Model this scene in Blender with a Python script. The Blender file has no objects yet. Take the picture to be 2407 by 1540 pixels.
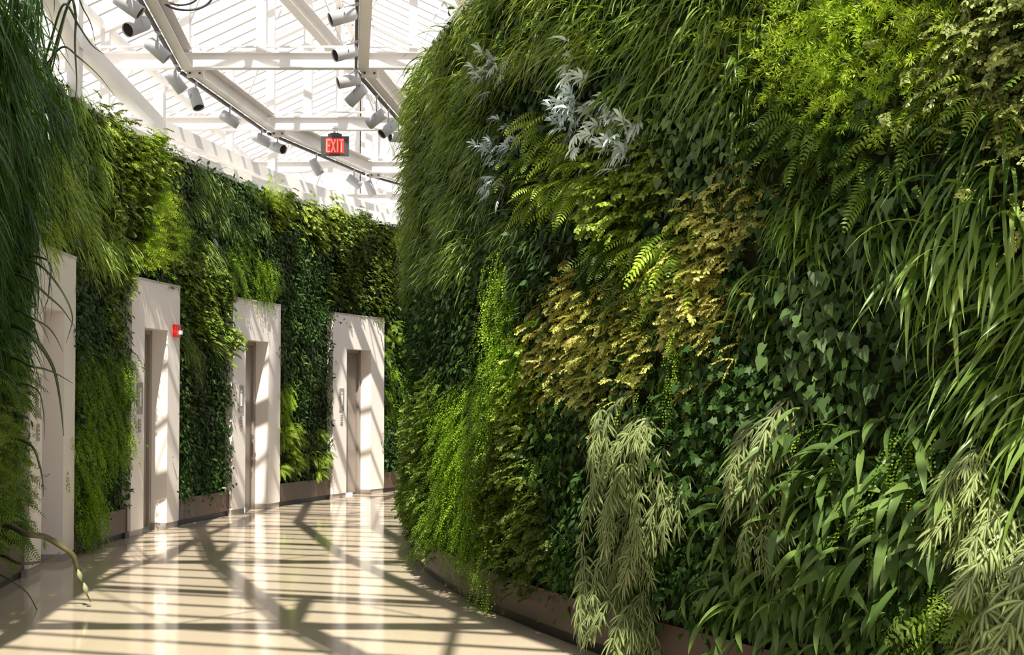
import bpy, bmesh, math, random
import numpy as np
from mathutils import Vector, Matrix
random.seed(7); rng = np.random.default_rng(7)
SC = bpy.context.scene
COL = SC.collection
PI = math.pi

# ------------------------------------------------------------ camera, sky, sun, exposure
F = 3000.0; EYE = 1.5; PITCH = math.radians(1.5); HOR = 947.0
PPY = HOR - F * math.tan(PITCH)            # row of the optical axis
cam = bpy.data.cameras.new('camera'); camo = bpy.data.objects.new('camera', cam); COL.objects.link(camo)
cam.sensor_width = 36.0; cam.lens = 36.0 * F / 2407.0
cam.shift_y = (PPY - 770.0) / 2407.0
cam.clip_end = 300
camo.location = (0, 0, EYE); camo.rotation_euler = (PI / 2 + PITCH, 0, 0)
SC.camera = camo

w = bpy.data.worlds.new('world'); SC.world = w; w.use_nodes = True
bg = w.node_tree.nodes['Background']
bg.inputs[0].default_value = (1.0, 0.985, 0.98, 1); bg.inputs[1].default_value = 1.12

SUN_DIR = Vector((0.045, -0.56, 0.83)).normalized()       # towards the sun
sun = bpy.data.lights.new('sun', 'SUN'); sun.energy = 10.0; sun.angle = math.radians(0.55)
sun.color = (1.0, 0.92, 0.78)
suno = bpy.data.objects.new('sun', sun); COL.objects.link(suno)
suno.rotation_euler = SUN_DIR.to_track_quat('Z', 'Y').to_euler()

SC.view_settings.view_transform = 'Standard'; SC.view_settings.look = 'None'
SC.view_settings.gamma = 1.0; SC.view_settings.use_curve_mapping = False
SC.view_settings.exposure = 0.25
SC.cycles.max_bounces = 8; SC.cycles.transparent_max_bounces = 16
SC.cycles.diffuse_bounces = 4; SC.cycles.glossy_bounces = 3; SC.cycles.transmission_bounces = 4
SC.cycles.use_denoising = True

# ------------------------------------------------------------ helpers
def px_of(x, y, z):
    d = y * math.cos(PITCH) + (z - EYE) * math.sin(PITCH)
    u = -y * math.sin(PITCH) + (z - EYE) * math.cos(PITCH)
    return 1203.5 + F * x / d, PPY - F * u / d

def at_depth(px, py, y):
    """point at plan distance y seen at the pixel"""
    a = (px - 1203.5) / F; b = (PPY - py) / F
    d = Vector((a, math.cos(PITCH) - b * math.sin(PITCH), math.sin(PITCH) + b * math.cos(PITCH)))
    k = y / d.y
    return Vector((d.x * k, y, EYE + d.z * k))

def tag(o, label=None, cat=None, group=None, kind=None):
    if label: o['label'] = label
    if cat: o['category'] = cat
    if group: o['group'] = group
    if kind: o['kind'] = kind
    return o

def empty(name, loc=(0, 0, 0), rz=0.0):
    o = bpy.data.objects.new(name, None); COL.objects.link(o)
    o.location = loc; o.rotation_euler = (0, 0, rz); o.empty_display_size = 0.1
    return o

def link(name, me, mat=None, parent=None, loc=None):
    o = bpy.data.objects.new(name, me); COL.objects.link(o)
    if mat is not None and len(me.materials) == 0: me.materials.append(mat)
    if parent is not None: o.parent = parent
    if loc is not None: o.location = loc
    return o

class MB:
    def __init__(s): s.v = []; s.f = []; s.sm = []
    def add(s, vs, fs, smooth=False):
        b = len(s.v); s.v += [tuple(p) for p in vs]; s.f += [tuple(i + b for i in f) for f in fs]; s.sm += [smooth] * len(fs)
    def box(s, c, size, M=None):
        hx, hy, hz = size[0] / 2, size[1] / 2, size[2] / 2
        vs = [Vector((x, y, z)) for x in (-hx, hx) for y in (-hy, hy) for z in (-hz, hz)]
        if M is not None: vs = [M @ v for v in vs]
        c = Vector(c); vs = [v + c for v in vs]
        s.add(vs, [(0, 1, 3, 2), (4, 6, 7, 5), (0, 4, 5, 1), (2, 3, 7, 6), (0, 2, 6, 4), (1, 5, 7, 3)])
    def bar(s, a, b, w, h, up=Vector((0, 0, 1))):
        a = Vector(a); b = Vector(b); d = (b - a).normalized(); si = d.cross(up)
        if si.length < 1e-4: si = Vector((1, 0, 0))
        si.normalize(); u = si.cross(d).normalized()
        vs = [p + si * x * w / 2 + u * z * h / 2 for p in (a, b) for x, z in ((-1, -1), (1, -1), (1, 1), (-1, 1))]
        s.add(vs, [(3, 2, 1, 0), (4, 5, 6, 7), (0, 1, 5, 4), (1, 2, 6, 5), (2, 3, 7, 6), (3, 0, 4, 7)])
    def tube(s, pts, r, n=10, cap=True):
        pts = [Vector(p) for p in pts]; rs = r if isinstance(r, (list, tuple)) else [r] * len(pts)
        rings = []
        for i, p in enumerate(pts):
            d = (pts[min(i + 1, len(pts) - 1)] - pts[max(i - 1, 0)]).normalized()
            a = d.cross(Vector((0.13, 0.21, 1)) if abs(d.z) < .95 else Vector((1, 0, 0))).normalized(); b = d.cross(a)
            rings.append([p + (a * math.cos(t) + b * math.sin(t)) * rs[i] for t in [2 * PI * k / n for k in range(n)]])
        vs = [q for rr in rings for q in rr]; fs = []
        for i in range(len(rings) - 1):
            for k in range(n):
                fs.append((i * n + k, i * n + (k + 1) % n, (i + 1) * n + (k + 1) % n, (i + 1) * n + k))
        s.add(vs, fs, True)
        if cap:
            b = len(s.v) - len(vs)
            s.f.append(tuple(b + k for k in range(n))[::-1]); s.sm.append(False)
            s.f.append(tuple(b + (len(rings) - 1) * n + k for k in range(n))); s.sm.append(False)
    def mesh(s, name, mat=None, bevel=0.0):
        me = bpy.data.meshes.new(name); me.from_pydata(s.v, [], s.f); me.update()
        me.polygons.foreach_set('use_smooth', s.sm)
        if bevel > 0:
            bm = bmesh.new(); bm.from_mesh(me)
            bmesh.ops.bevel(bm, geom=[e for e in bm.edges if len(e.link_faces) == 2 and e.calc_face_angle() > 0.6], offset=bevel, segments=2, affect='EDGES', profile=0.7)
            bm.to_mesh(me); bm.free()
        if mat: me.materials.append(mat)
        return me
    def build(s, name, mat, parent=None, bevel=0.0):
        return link(name, s.mesh(name, mat, bevel), None, parent)

# ------------------------------------------------------------ materials
def new_mat(name):
    m = bpy.data.materials.new(name); m.use_nodes = True
    nt = m.node_tree; return m, nt, nt.nodes, nt.links, nt.nodes['Principled BSDF']

def simple(name, col, rough=0.5, metal=0.0, noise=0.06, scale=8.0, bump=0.0, spec=0.5):
    m, nt, N, L, P = new_mat(name)
    tc = N.new('ShaderNodeTexCoord'); nz = N.new('ShaderNodeTexNoise'); nz.inputs['Scale'].default_value = scale; nz.inputs['Detail'].default_value = 5
    L.new(tc.outputs['Object'], nz.inputs['Vector'])
    mx = N.new('ShaderNodeMix'); mx.data_type = 'RGBA'
    mx.inputs[6].default_value = (*[c * (1 - noise) for c in col], 1); mx.inputs[7].default_value = (*[min(1, c * (1 + noise)) for c in col], 1)
    L.new(nz.outputs['Fac'], mx.inputs[0]); L.new(mx.outputs[2], P.inputs['Base Color'])
    P.inputs['Roughness'].default_value = rough; P.inputs['Metallic'].default_value = metal
    P.inputs['Specular IOR Level'].default_value = spec
    if bump > 0:
        b = N.new('ShaderNodeBump'); b.inputs['Strength'].default_value = bump; b.inputs['Distance'].default_value = 0.02
        L.new(nz.outputs['Fac'], b.inputs['Height']); L.new(b.outputs[0], P.inputs['Normal'])
    return m

M_STEEL = simple('white_painted_steel', (0.72, 0.70, 0.70), 0.35)
M_RAIL = simple('taupe_painted_channel', (0.66, 0.63, 0.61), 0.4)
M_BAR = simple('grey_aluminium_bar', (0.42, 0.41, 0.42), 0.4)
M_TRACK = simple('dark_track', (0.05, 0.04, 0.045), 0.5)
M_PORTAL = simple('warm_white_plaster', (0.80, 0.74, 0.72), 0.30, noise=0.02, scale=3)
M_BASEB = simple('grey_baseboard', (0.33, 0.29, 0.27), 0.35)
M_DOOR = simple('taupe_door_paint', (0.27, 0.23, 0.205), 0.28, noise=0.03)
M_CHROME = simple('brushed_steel', (0.62, 0.60, 0.58), 0.28, metal=1.0)
M_SIGN = simple('grey_sign_plastic', (0.30, 0.28, 0.29), 0.4)
M_WHITE = simple('white_enamel', (0.82, 0.82, 0.82), 0.4)
M_RED = simple('red_enamel', (0.72, 0.02, 0.02), 0.35)
M_BLACK = simple('black_plastic', (0.045, 0.042, 0.045), 0.4)
M_LAMP = simple('grey_lamp_housing', (0.42, 0.43, 0.47), 0.4)
M_LAMPIN = simple('dark_lamp_baffle', (0.05, 0.04, 0.045), 0.7)
M_BASE = simple('brown_planter_panel', (0.085, 0.048, 0.028), 0.45, noise=0.25, scale=2.5)
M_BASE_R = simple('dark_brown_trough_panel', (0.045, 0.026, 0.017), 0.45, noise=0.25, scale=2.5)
M_KICK = simple('dark_kick_strip', (0.018, 0.012, 0.012), 0.5)
M_SOIL = simple('dark_felt_backing', (0.018, 0.022, 0.010), 0.95, noise=0.5, scale=12, bump=0.6, spec=0.1)  # near-black, so deep shade in the plant gaps is painted in
M_CAP = simple('grey_cap_metal', (0.5, 0.5, 0.5), 0.5)
M_CABLE = simple('black_cable', (0.05, 0.045, 0.06), 0.5)
M_BARK = simple('brown_green_twig', (0.10, 0.085, 0.035), 0.6, noise=0.4, scale=40)
M_POD = simple('green_pod', (0.22, 0.23, 0.12), 0.55, noise=0.3, scale=40)

def glass_mat():
    m = bpy.data.materials.new('roof_glass'); m.use_nodes = True; nt = m.node_tree; N = nt.nodes; L = nt.links
    N.clear(); out = N.new('ShaderNodeOutputMaterial'); mx = N.new('ShaderNodeMixShader'); tr = N.new('ShaderNodeBsdfTransparent'); gl = N.new('ShaderNodeBsdfGlossy')
    tr.inputs[0].default_value = (0.95, 0.97, 0.96, 1); gl.inputs['Roughness'].default_value = 0.05
    mx.inputs[0].default_value = 0.07
    L.new(tr.outputs[0], mx.inputs[1]); L.new(gl.outputs[0], mx.inputs[2]); L.new(mx.outputs[0], out.inputs[0])
    return m
M_GLASS = glass_mat()

def emit_mat(name, col, strength):
    m, nt, N, L, P = new_mat(name)
    P.inputs['Base Color'].default_value = (*col, 1); P.inputs['Emission Color'].default_value = (*col, 1); P.inputs['Emission Strength'].default_value = strength
    return m
M_EXIT = emit_mat('lit_red_letters', (1.0, 0.13, 0.09), 1.3)
M_EXITBG = emit_mat('dark_red_sign_face', (0.30, 0.015, 0.015), 0.6)

def floor_mat():
    m, nt, N, L, P = new_mat('polished_beige_terrazzo')
    tc = N.new('ShaderNodeTexCoord')
    n1 = N.new('ShaderNodeTexNoise'); n1.inputs['Scale'].default_value = 1.2; n1.inputs['Detail'].default_value = 6
    n2 = N.new('ShaderNodeTexVoronoi'); n2.inputs['Scale'].default_value = 90
    L.new(tc.outputs['Object'], n1.inputs['Vector']); L.new(tc.outputs['Object'], n2.inputs['Vector'])
    r = N.new('ShaderNodeValToRGB'); r.color_ramp.elements[0].position = 0.3; r.color_ramp.elements[1].position = 0.7
    r.color_ramp.elements[0].color = (0.51, 0.425, 0.32, 1); r.color_ramp.elements[1].color = (0.57, 0.485, 0.38, 1)
    L.new(n1.outputs['Fac'], r.inputs[0])
    mx = N.new('ShaderNodeMix'); mx.data_type = 'RGBA'; mx.blend_type = 'MULTIPLY'; mx.inputs[0].default_value = 0.12
    L.new(r.outputs[0], mx.inputs[6]); L.new(n2.outputs['Color'], mx.inputs[7]); L.new(mx.outputs[2], P.inputs['Base Color'])
    n3 = N.new('ShaderNodeTexNoise'); n3.inputs['Scale'].default_value = 3.0; L.new(tc.outputs['Object'], n3.inputs['Vector'])
    mr = N.new('ShaderNodeMapRange'); mr.inputs[3].default_value = 0.06; mr.inputs[4].default_value = 0.12
    L.new(n3.outputs['Fac'], mr.inputs[0]); L.new(mr.outputs[0], P.inputs['Roughness'])
    b = N.new('ShaderNodeBump'); b.inputs['Strength'].default_value = 0.03; b.inputs['Distance'].default_value = 0.01
    L.new(n3.outputs['Fac'], b.inputs['Height']); L.new(b.outputs[0], P.inputs['Normal'])
    P.inputs['Specular IOR Level'].default_value = 1.0
    return m
M_FLOOR = floor_mat()

def leaf_mat(name, c0, c1, c2=None, rough=0.42, trans=0.35, stripe=None, spec=0.32, tcol=None):
    """c0..c2: colours spread over the leaves of a plant by their 'tint' attribute"""
    m, nt, N, L, P = new_mat(name)
    at = N.new('ShaderNodeAttribute'); at.attribute_name = 'tint'
    oi = N.new('ShaderNodeObjectInfo')
    ad = N.new('ShaderNodeMath'); ad.operation = 'MULTIPLY_ADD'; ad.inputs[1].default_value = 0.35; L.new(oi.outputs['Random'], ad.inputs[0])
    sc_ = N.new('ShaderNodeMath'); sc_.operation = 'MULTIPLY'; sc_.inputs[1].default_value = 0.65; L.new(at.outputs['Fac'], sc_.inputs[0]); L.new(sc_.outputs[0], ad.inputs[2])
    r = N.new('ShaderNodeValToRGB'); e = r.color_ramp.elements
    e[0].position = 0.05; e[0].color = (*c0, 1); e[1].position = 0.95 if c2 else 0.9; e[1].color = (*(c2 or c1), 1)
    if c2: x = e.new(0.55); x.color = (*c1, 1)
    L.new(ad.outputs[0], r.inputs[0]); col = r.outputs[0]
    if stripe:
        ac = N.new('ShaderNodeAttribute'); ac.attribute_name = 'across'
        mr = N.new('ShaderNodeMapRange'); mr.inputs[1].default_value = 0.35; mr.inputs[2].default_value = 0.75; mr.inputs[3].default_value = 1; mr.inputs[4].default_value = 0
        L.new(ac.outputs['Fac'], mr.inputs[0])
        mx = N.new('ShaderNodeMix'); mx.data_type = 'RGBA'; L.new(mr.outputs[0], mx.inputs[0]); L.new(col, mx.inputs[6]); mx.inputs[7].default_value = (*stripe, 1); col = mx.outputs[2]
    ml = N.new('ShaderNodeMix'); ml.data_type = 'RGBA'; ml.blend_type = 'MULTIPLY'; ml.inputs[0].default_value = 1
    L.new(col, ml.inputs[6]); L.new(oi.outputs['Color'], ml.inputs[7]); col = ml.outputs[2]
    L.new(col, P.inputs['Base Color']); P.inputs['Roughness'].default_value = rough; P.inputs['Specular IOR Level'].default_value = spec
    tl = N.new('ShaderNodeBsdfTranslucent'); g = N.new('ShaderNodeMix'); g.data_type = 'RGBA'; g.blend_type = 'MULTIPLY'; g.inputs[0].default_value = 1
    L.new(col, g.inputs[6]); g.inputs[7].default_value = (*(tcol or (1.5, 1.6, 0.5)), 1); L.new(g.outputs[2], tl.inputs[0])
    ms = N.new('ShaderNodeMixShader'); ms.inputs[0].default_value = trans
    L.new(P.outputs[0], ms.inputs[1]); L.new(tl.outputs[0], ms.inputs[2]); L.new(ms.outputs[0], N['Material Output'].inputs[0])
    return m
M_GRASS = leaf_mat('grass_blade', (0.065, 0.12, 0.022), (0.15, 0.235, 0.05), (0.31, 0.39, 0.13), 0.36, 0.38, spec=.5)
M_FEATH = leaf_mat('feathery_green', (0.13, 0.21, 0.025), (0.23, 0.33, 0.05), (0.38, 0.46, 0.12), 0.5, 0.4)
M_FERN = leaf_mat('fern_green', (0.08, 0.15, 0.02), (0.18, 0.28, 0.035), (0.32, 0.42, 0.08), 0.42, 0.35)
M_MAID = leaf_mat('maidenhair_green', (0.10, 0.19, 0.015), (0.19, 0.31, 0.025), (0.34, 0.45, 0.06), 0.5, 0.4)
M_HEART = leaf_mat('heart_leaf', (0.055, 0.10, 0.025), (0.10, 0.16, 0.045), (0.18, 0.25, 0.09), 0.38, 0.22)
M_SILVER = leaf_mat('silver_leaf', (0.40, 0.47, 0.45), (0.50, 0.57, 0.55), (0.66, 0.72, 0.72), 0.4, 0.15, tcol=(1, 1.1, .8))
M_BRONZE = leaf_mat('bronze_spray', (0.24, 0.22, 0.05), (0.46, 0.49, 0.14), (0.70, 0.72, 0.34), 0.5, 0.3, tcol=(1.2, 1.2, .5))
M_RIBBON = leaf_mat('ribbon_leaf', (0.07, 0.12, 0.035), (0.13, 0.19, 0.06), None, 0.38, 0.25, stripe=(0.34, 0.38, 0.18))
M_LANCE = leaf_mat('lance_leaf', (0.06, 0.11, 0.025), (0.11, 0.18, 0.045), (0.20, 0.28, 0.08), 0.36, 0.28)
M_IVY = leaf_mat('ivy_leaf', (0.03, 0.07, 0.018), (0.065, 0.13, 0.03), (0.14, 0.22, 0.06), 0.45, 0.25, spec=.2)
M_MIX = leaf_mat('small_green_leaf', (0.09, 0.14, 0.02), (0.19, 0.27, 0.04), (0.36, 0.43, 0.12), 0.4, 0.3)
M_MAT = leaf_mat('undergrowth_leaf', (0.02, 0.05, 0.010), (0.04, 0.09, 0.018), (0.08, 0.15, 0.03), 0.45, 0.25)  # darkened leaves: shade behind the front plants is painted in
M_LONG = leaf_mat('long_dark_blade', (0.03, 0.08, 0.015), (0.06, 0.14, 0.025), (0.12, 0.22, 0.05), 0.35, 0.3)

# ------------------------------------------------------------ wall curves in plan
def catmull(P, n=40):
    P = [np.array(p, float) for p in P]; P = [2 * P[0] - P[1]] + P + [2 * P[-1] - P[-2]]; out = []
    for i in range(1, len(P) - 2):
        for k in range(n):
            t = k / n; a, b, c, d = P[i - 1:i + 3]
            out.append(0.5 * (2 * b + (c - a) * t + (2 * a - 5 * b + 4 * c - d) * t * t + (3 * b - a - 3 * c + d) * t ** 3))
    out.append(P[-2]); return np.array(out)

class Path:
    def __init__(s, ctrl, side):
        s.side = side; s.p = catmull(ctrl); d = np.linalg.norm(np.diff(s.p, axis=0), axis=1); s.c = np.concatenate([[0], np.cumsum(d)]); s.len = s.c[-1]
    def pos(s, t, off=0.0):
        x = np.interp(t, s.c, s.p[:, 0]); y = np.interp(t, s.c, s.p[:, 1]); n = s.nrm(t)
        return x + n[0] * off, y + n[1] * off
    def tan(s, t):
        a = np.clip(t - .1, 0, s.len); b = np.clip(t + .1, 0, s.len)
        dx = np.interp(b, s.c, s.p[:, 0]) - np.interp(a, s.c, s.p[:, 0]); dy = np.interp(b, s.c, s.p[:, 1]) - np.interp(a, s.c, s.p[:, 1]); l = np.hypot(dx, dy)
        return dx / l, dy / l
    def nrm(s, t):                       # towards the corridor
        tx, ty = s.tan(t); return (ty * s.side, -tx * s.side)
    def s_of_y(s, y): return float(np.interp(y, s.p[:, 1], s.c))
    def s_of_px(s, px, lo, hi, off=0.0):
        best = None
        for k in range(400):
            t = lo + (hi - lo) * k / 399; x, y = s.pos(t, off); q = abs(1203.5 + F * x / y - px)
            if best is None or q < best[0]: best = (q, t)
        return best[1]
    def hit(s, px, py, lo, hi, off=0.12):
        t = s.s_of_px(px, lo, hi, off); x, y = s.pos(t, off); return t, at_depth(px, py, y).z

LW = Path([(-3.3, -3), (-3.05, -1), (-2.95, 1), (-2.95, 3), (-3.1, 4.8), (-3.32, 6.2), (-3.62, 7.6), (-3.93, 9.3), (-4.16, 10.8), (-4.28, 12.4), (-4.28, 14.0), (-4.07, 15.5), (-3.75, 17.0), (-3.37, 18.4), (-2.83, 19.9), (-2.14, 21.4), (-0.9, 23.4), (1.0, 25.6), (3.6, 27.7)], 1)
RW = Path([(7.5, 0.0), (5.9, 1.0), (4.7, 2.0), (3.69, 3.0), (2.81, 4.0), (2.04, 5.0), (1.38, 6.0), (0.81, 7.0), (0.50, 7.6), (0.06, 8.6), (-0.36, 9.7), (-0.76, 11.2), (-0.91, 12.1), (-0.97, 13), (-0.97, 14.1), (-0.80, 15.5), (-0.1, 18), (1.0, 20.5), (2.7, 22.9), (4.9, 25)], -1)
TOP = 4.55
R_LO, R_HI = RW.s_of_y(4.45), RW.s_of_y(14.2)
L_LO, L_HI = LW.s_of_y(7.0), LW.s_of_y(23.6)

def ribbon(path, s0, s1, z0, z1, o0, o1, step=0.12, solid_back=None):
    """curved slab following the wall: from offset o0 (back) to o1 (face)"""
    n = max(2, int(abs(s1 - s0) / step)); mb = MB(); vs = []; fs = []
    for k in range(n + 1):
        t = s0 + (s1 - s0) * k / n
        for off, z in ((o1, z0), (o1, z1), (o0, z1), (o0, z0)):
            x, y = path.pos(t, off); vs.append((x, y, z))
    for k in range(n):
        a = 4 * k
        for i in range(4):
            j = (i + 1) % 4; fs.append((a + i, a + j, a + 4 + j, a + 4 + i))
    fs.append((0, 3, 2, 1)); e = 4 * n; fs.append((e, e + 1, e + 2, e + 3)); mb.add(vs, fs)
    return mb

# floor
mb = MB(); mb.box((0, 14, -0.05), (44, 50, 0.1)); fl = mb.build('floor', M_FLOOR); tag(fl, 'polished beige floor curving between the planted walls', 'floor', kind='structure')

# portals: (far-end row of the face, near-end) in arc length
def portal_span(yfar, width): t1 = LW.s_of_y(yfar); return t1 - width, t1
PORT = [portal_span(12.4, 1.42), portal_span(15.5, 1.32), portal_span(18.4, 1.46), portal_span(21.35, 1.58)]

# left wall: backing with gaps for the portals
lw = empty('wall_left'); tag(lw, 'long concave planted wall that holds the four white doorways', 'wall', kind='structure')
segs = []; c = 0.0
for a, b in PORT: segs.append((c, a)); c = b
segs.append((c, LW.len))
for a, b in segs:
    ribbon(LW, a, b, 0.33, 2.9, -0.3, -0.07).build('felt_backing', M_SOIL, lw)
ribbon(LW, 0, LW.len, 2.9, TOP - .05, -0.3, -0.07).build('upper_backing', M_SOIL, lw)
ribbon(LW, 0, LW.len, TOP - .05, TOP + .0, -0.34, -0.04).build('cap', M_CAP, lw)
for i, (a, b) in enumerate(segs):
    t = a; k = 0; pb = empty('planter_trough', (*LW.pos((a + b) / 2), 0))
    where = ['beside the nearest doorway and its dangling twig', 'between the nearest doorway and the one with the red alarm', 'between the doorway with the red alarm and the next one along', 'between the third doorway and the last one', 'beyond the last doorway at the far bend'][i]
    tag(pb, 'low brown planter trough ' + where, 'planter', 'planter troughs between doorways', None)
    pb['group'] = 'planter troughs along the doorway wall'
    def pp(mb_, nm, mt):
        o = mb_.build(nm, mt, pb); o.matrix_parent_inverse = Matrix.Translation(-pb.location); return o
    n = max(1, round((b - a) / 1.15)); st = (b - a) / n
    for j in range(n):
        pp(ribbon(LW, a + j * st + .006, a + (j + 1) * st - .006, 0.07, 0.33, -0.25, 0.0), 'panel', M_BASE)
    pp(ribbon(LW, a, b, 0.0, 0.07, -0.25, -0.03), 'kick_strip', M_KICK)

rw = empty('wall_right'); tag(rw, 'tall convex planted wall opposite the doorways', 'wall', kind='structure')
ribbon(RW, 0, RW.len, 0.30, TOP - .05, -0.3, -0.05).build('felt_backing', M_SOIL, rw)
ribbon(RW, 0, RW.len, TOP - .05, TOP + .03, -0.36, 0.0).build('cap', M_CAP, rw)
rp = empty('planter_trough', (*RW.pos(R_LO + 2), 0)); tag(rp, 'long curved brown planter trough under the convex planted wall', 'planter')
for nm, mbx, mt in (('panel', ribbon(RW, 0, RW.len, 0.08, 0.30, -0.28, 0.0), M_BASE_R), ('kick_strip', ribbon(RW, 0, RW.len, 0.0, 0.08, -0.28, -0.04), M_KICK)):
    o = mbx.build(nm, mt, rp); o.matrix_parent_inverse = Matrix.Translation(-rp.location)

# ------------------------------------------------------------ portals
PH, OH, RD = 2.9, 2.36, 0.19        # portal height, opening height, recess depth
def make_portal(i, a, b):
    L_ = b - a; o1 = a + L_ * 0.27; o2 = a + L_ * 0.75
    root = empty('door_%d' % (i + 1), (*LW.pos((a + b) / 2), 0))
    words = ['white doorway partly hidden by dangling dark blades, nearest of the four', 'tall white doorway with a red fire alarm box on its surround', 'white doorway third along, between the red alarm one and the farthest', 'farthest white doorway before the corridor bends away']
    tag(root, words[i], 'doorway', kind='structure')
    def put(mbx, nm, mt, par=root, bevel=0.0):
        o = mbx.build(nm, mt, par, bevel)
        if par is root: o.matrix_parent_inverse = Matrix.Translation(-root.location)
        return o
    FO = 0.035                       # face stands a little proud
    sur = MB()
    for m_ in (ribbon(LW, a, o1, 0.075, PH, -0.32, FO), ribbon(LW, o2, b, 0.075, PH, -0.32, FO), ribbon(LW, o1, o2, OH, PH, -0.32, FO)):
        sur.add(m_.v, m_.f)
    put(sur, 'surround', M_PORTAL)
    bs = MB()
    for m_ in (ribbon(LW, a, o1, 0.0, 0.075, -0.32, FO - .012), ribbon(LW, o2, b, 0.0, 0.075, -0.32, FO - .012)): bs.add(m_.v, m_.f)
    put(bs, 'baseboard', M_BASEB)
    put(ribbon(LW, a + .01, b - .01, PH, PH + .02, -0.32, FO + .01), 'cap_flashing', M_CAP)
    # frame + leaf (flat), in a local frame at the recess
    p1 = Vector((*LW.pos(o1, -RD), 0)); p2 = Vector((*LW.pos(o2, -RD), 0)); d = (p2 - p1).normalized(); nn = Vector((d.y, -d.x, 0)); wd = (p2 - p1).length
    M3 = Matrix((( d.x, nn.x, 0), (d.y, nn.y, 0), (0, 0, 1)))
    def P(u, v, z): return p1 + d * u + nn * v + Vector((0, 0, z))
    leaf = MB(); leaf.box(P(wd / 2, -.03, OH / 2 - .005), (wd - .13, .045, OH - .09), M3)
    lf = put(leaf, 'door_leaf', M_DOOR, bevel=0.004)
    fr = MB(); fr.box(P(.03, -.02, OH / 2), (.06, .09, OH), M3); fr.box(P(wd - .03, -.02, OH / 2), (.06, .09, OH), M3); fr.box(P(wd / 2, -.02, OH - .025), (wd, .09, .05), M3)
    put(fr, 'door_frame', M_DOOR)
    def sub(mbx, nm, mt):
        o = mbx.build(nm, mt); o.parent = lf; o.matrix_parent_inverse = Matrix.Translation(-root.location); return o
    kp = MB(); kp.box(P(wd / 2, -.003, .17), (wd - .17, .006, .26), M3); sub(kp, 'kick_plate', M_SIGN)
    h = MB(); h.box(P(.13, -.001, 1.02), (.05, .014, .2), M3); h.tube([P(.13, 0, 1.05), P(.13, .055, 1.05), P(.25, .06, 1.05)], .011, 8); sub(h, 'lever_handle', M_CHROME)
    cl = MB(); cl.box(P(wd * .6, .02, OH - .16), (.24, .055, .06), M3); sub(cl, 'door_closer', M_CHROME)
    hg = MB()
    for z in (.3, 1.2, 2.05): hg.tube([P(wd - .07, .004, z - .05), P(wd - .07, .004, z + .05)], .011, 8)
    sub(hg, 'hinges', M_CHROME)
    # restroom plates on the near jamb face
    su = a + L_ * 0.165
    x, y = LW.pos(su, FO + .006); tx, ty = LW.tan(su); n2 = LW.nrm(su); Mx = Matrix(((tx, n2[0], 0), (ty, n2[1], 0), (0, 0, 1)))
    pl = ['nearest', 'red-alarm', 'third', 'farthest'][i]
    s = empty('restroom_sign', (x, y, 1.55)); tag(s, 'tall grey sign plate beside the %s doorway opening' % pl, 'sign', 'grey plates beside the doors')
    m_ = MB(); m_.box((0, 0, 0), (.15, .012, .36), Mx); m_.build('plate', M_SIGN, s, .003)
    m_ = MB(); R = Mx
    def q(u, z): return R @ Vector((u, .009, z))
    m_.tube([q(0, .11) , q(0, .112)], .001, 6); m_.box(q(0, .105), (.03, .004, .03), R); m_.box(q(0, .03), (.042, .004, .09), R); m_.box(q(-.012, -.055), (.014, .004, .08), R); m_.box(q(.012, -.055), (.014, .004, .08), R)
    m_.build('pictogram', M_WHITE, s)
    s = empty('braille_plate', (x, y, 1.24)); tag(s, 'small grey plate below the sign of the %s doorway' % pl, 'sign', 'small plates below the signs')
    m_ = MB(); m_.box((0, 0, 0), (.07, .012, .15), Mx); m_.build('plate', M_SIGN, s, .002)
    m_ = MB()
    for z in (-.035, 0, .035): m_.box(R @ Vector((0, .008, z)), (.045, .003, .008), R)
    m_.build('text_bars', M_WHITE, s)
    return root
for i, (a, b) in enumerate(PORT): make_portal(i, a, b)

# red fire alarm on the second portal
a, b = PORT[1]; su = b - 0.14; x, y = LW.pos(su, .035 + .025); tx, ty = LW.tan(su); n2 = LW.nrm(su); R = Matrix(((tx, n2[0], 0), (ty, n2[1], 0), (0, 0, 1)))
z = at_depth(405, 778, y).z
s = empty('fire_alarm', (x, y, z)); tag(s, 'red fire alarm box with white strobe on the white door surround', 'alarm')
m_ = MB(); m_.box((0, 0, 0), (.13, .05, .15), R); m_.build('housing', M_RED, s, .008)
m_ = MB(); m_.box(R @ Vector((0.02, .04, -.02)), (.05, .035, .05), R); m_.build('strobe', M_WHITE, s, .008)

# ------------------------------------------------------------ roof
TY = [15.2 + 3.46 * k for k in range(-5, 6)]         # truss rows
RX, RZ, EX0, EX1, EZ = -3.0, 8.55, -9.0, 3.0, 5.72
SL = (RZ - EZ) / 6.0
ceil = empty('ceiling'); tag(ceil, 'pitched glass conservatory roof with slim white glazing bars', 'ceiling', kind='structure')
Y0, Y1 = TY[0], TY[-1]
for (xa, za, xb, zb) in ((EX0, EZ, RX, RZ), (RX, RZ, EX1, EZ), (EX1, EZ, 9.0, RZ), (9.0, RZ, 15.0, EZ)):
    g = MB(); g.add([(xa, Y0, za), (xb, Y0, zb), (xb, Y1, zb), (xa, Y1, za)], [(0, 1, 2, 3)]); g.build('glass_slope', M_GLASS, ceil)
    bars = MB(); y = Y0 + .2
    while y < Y1: bars.bar((xa, y, za - .02), (xb, y, zb - .02), .036, .06, Vector((0, 1, 0))); y += .46
    bars.build('glazing_bars', M_BAR, ceil)
    for f_ in (0.5,):
        x = xa + (xb - xa) * f_; zz = za + (zb - za) * f_
        pr = MB(); pr.bar((x, Y0, zz - .1), (x, Y1, zz - .1), .07, .11); pr.build('purlin', M_STEEL, ceil)
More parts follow.
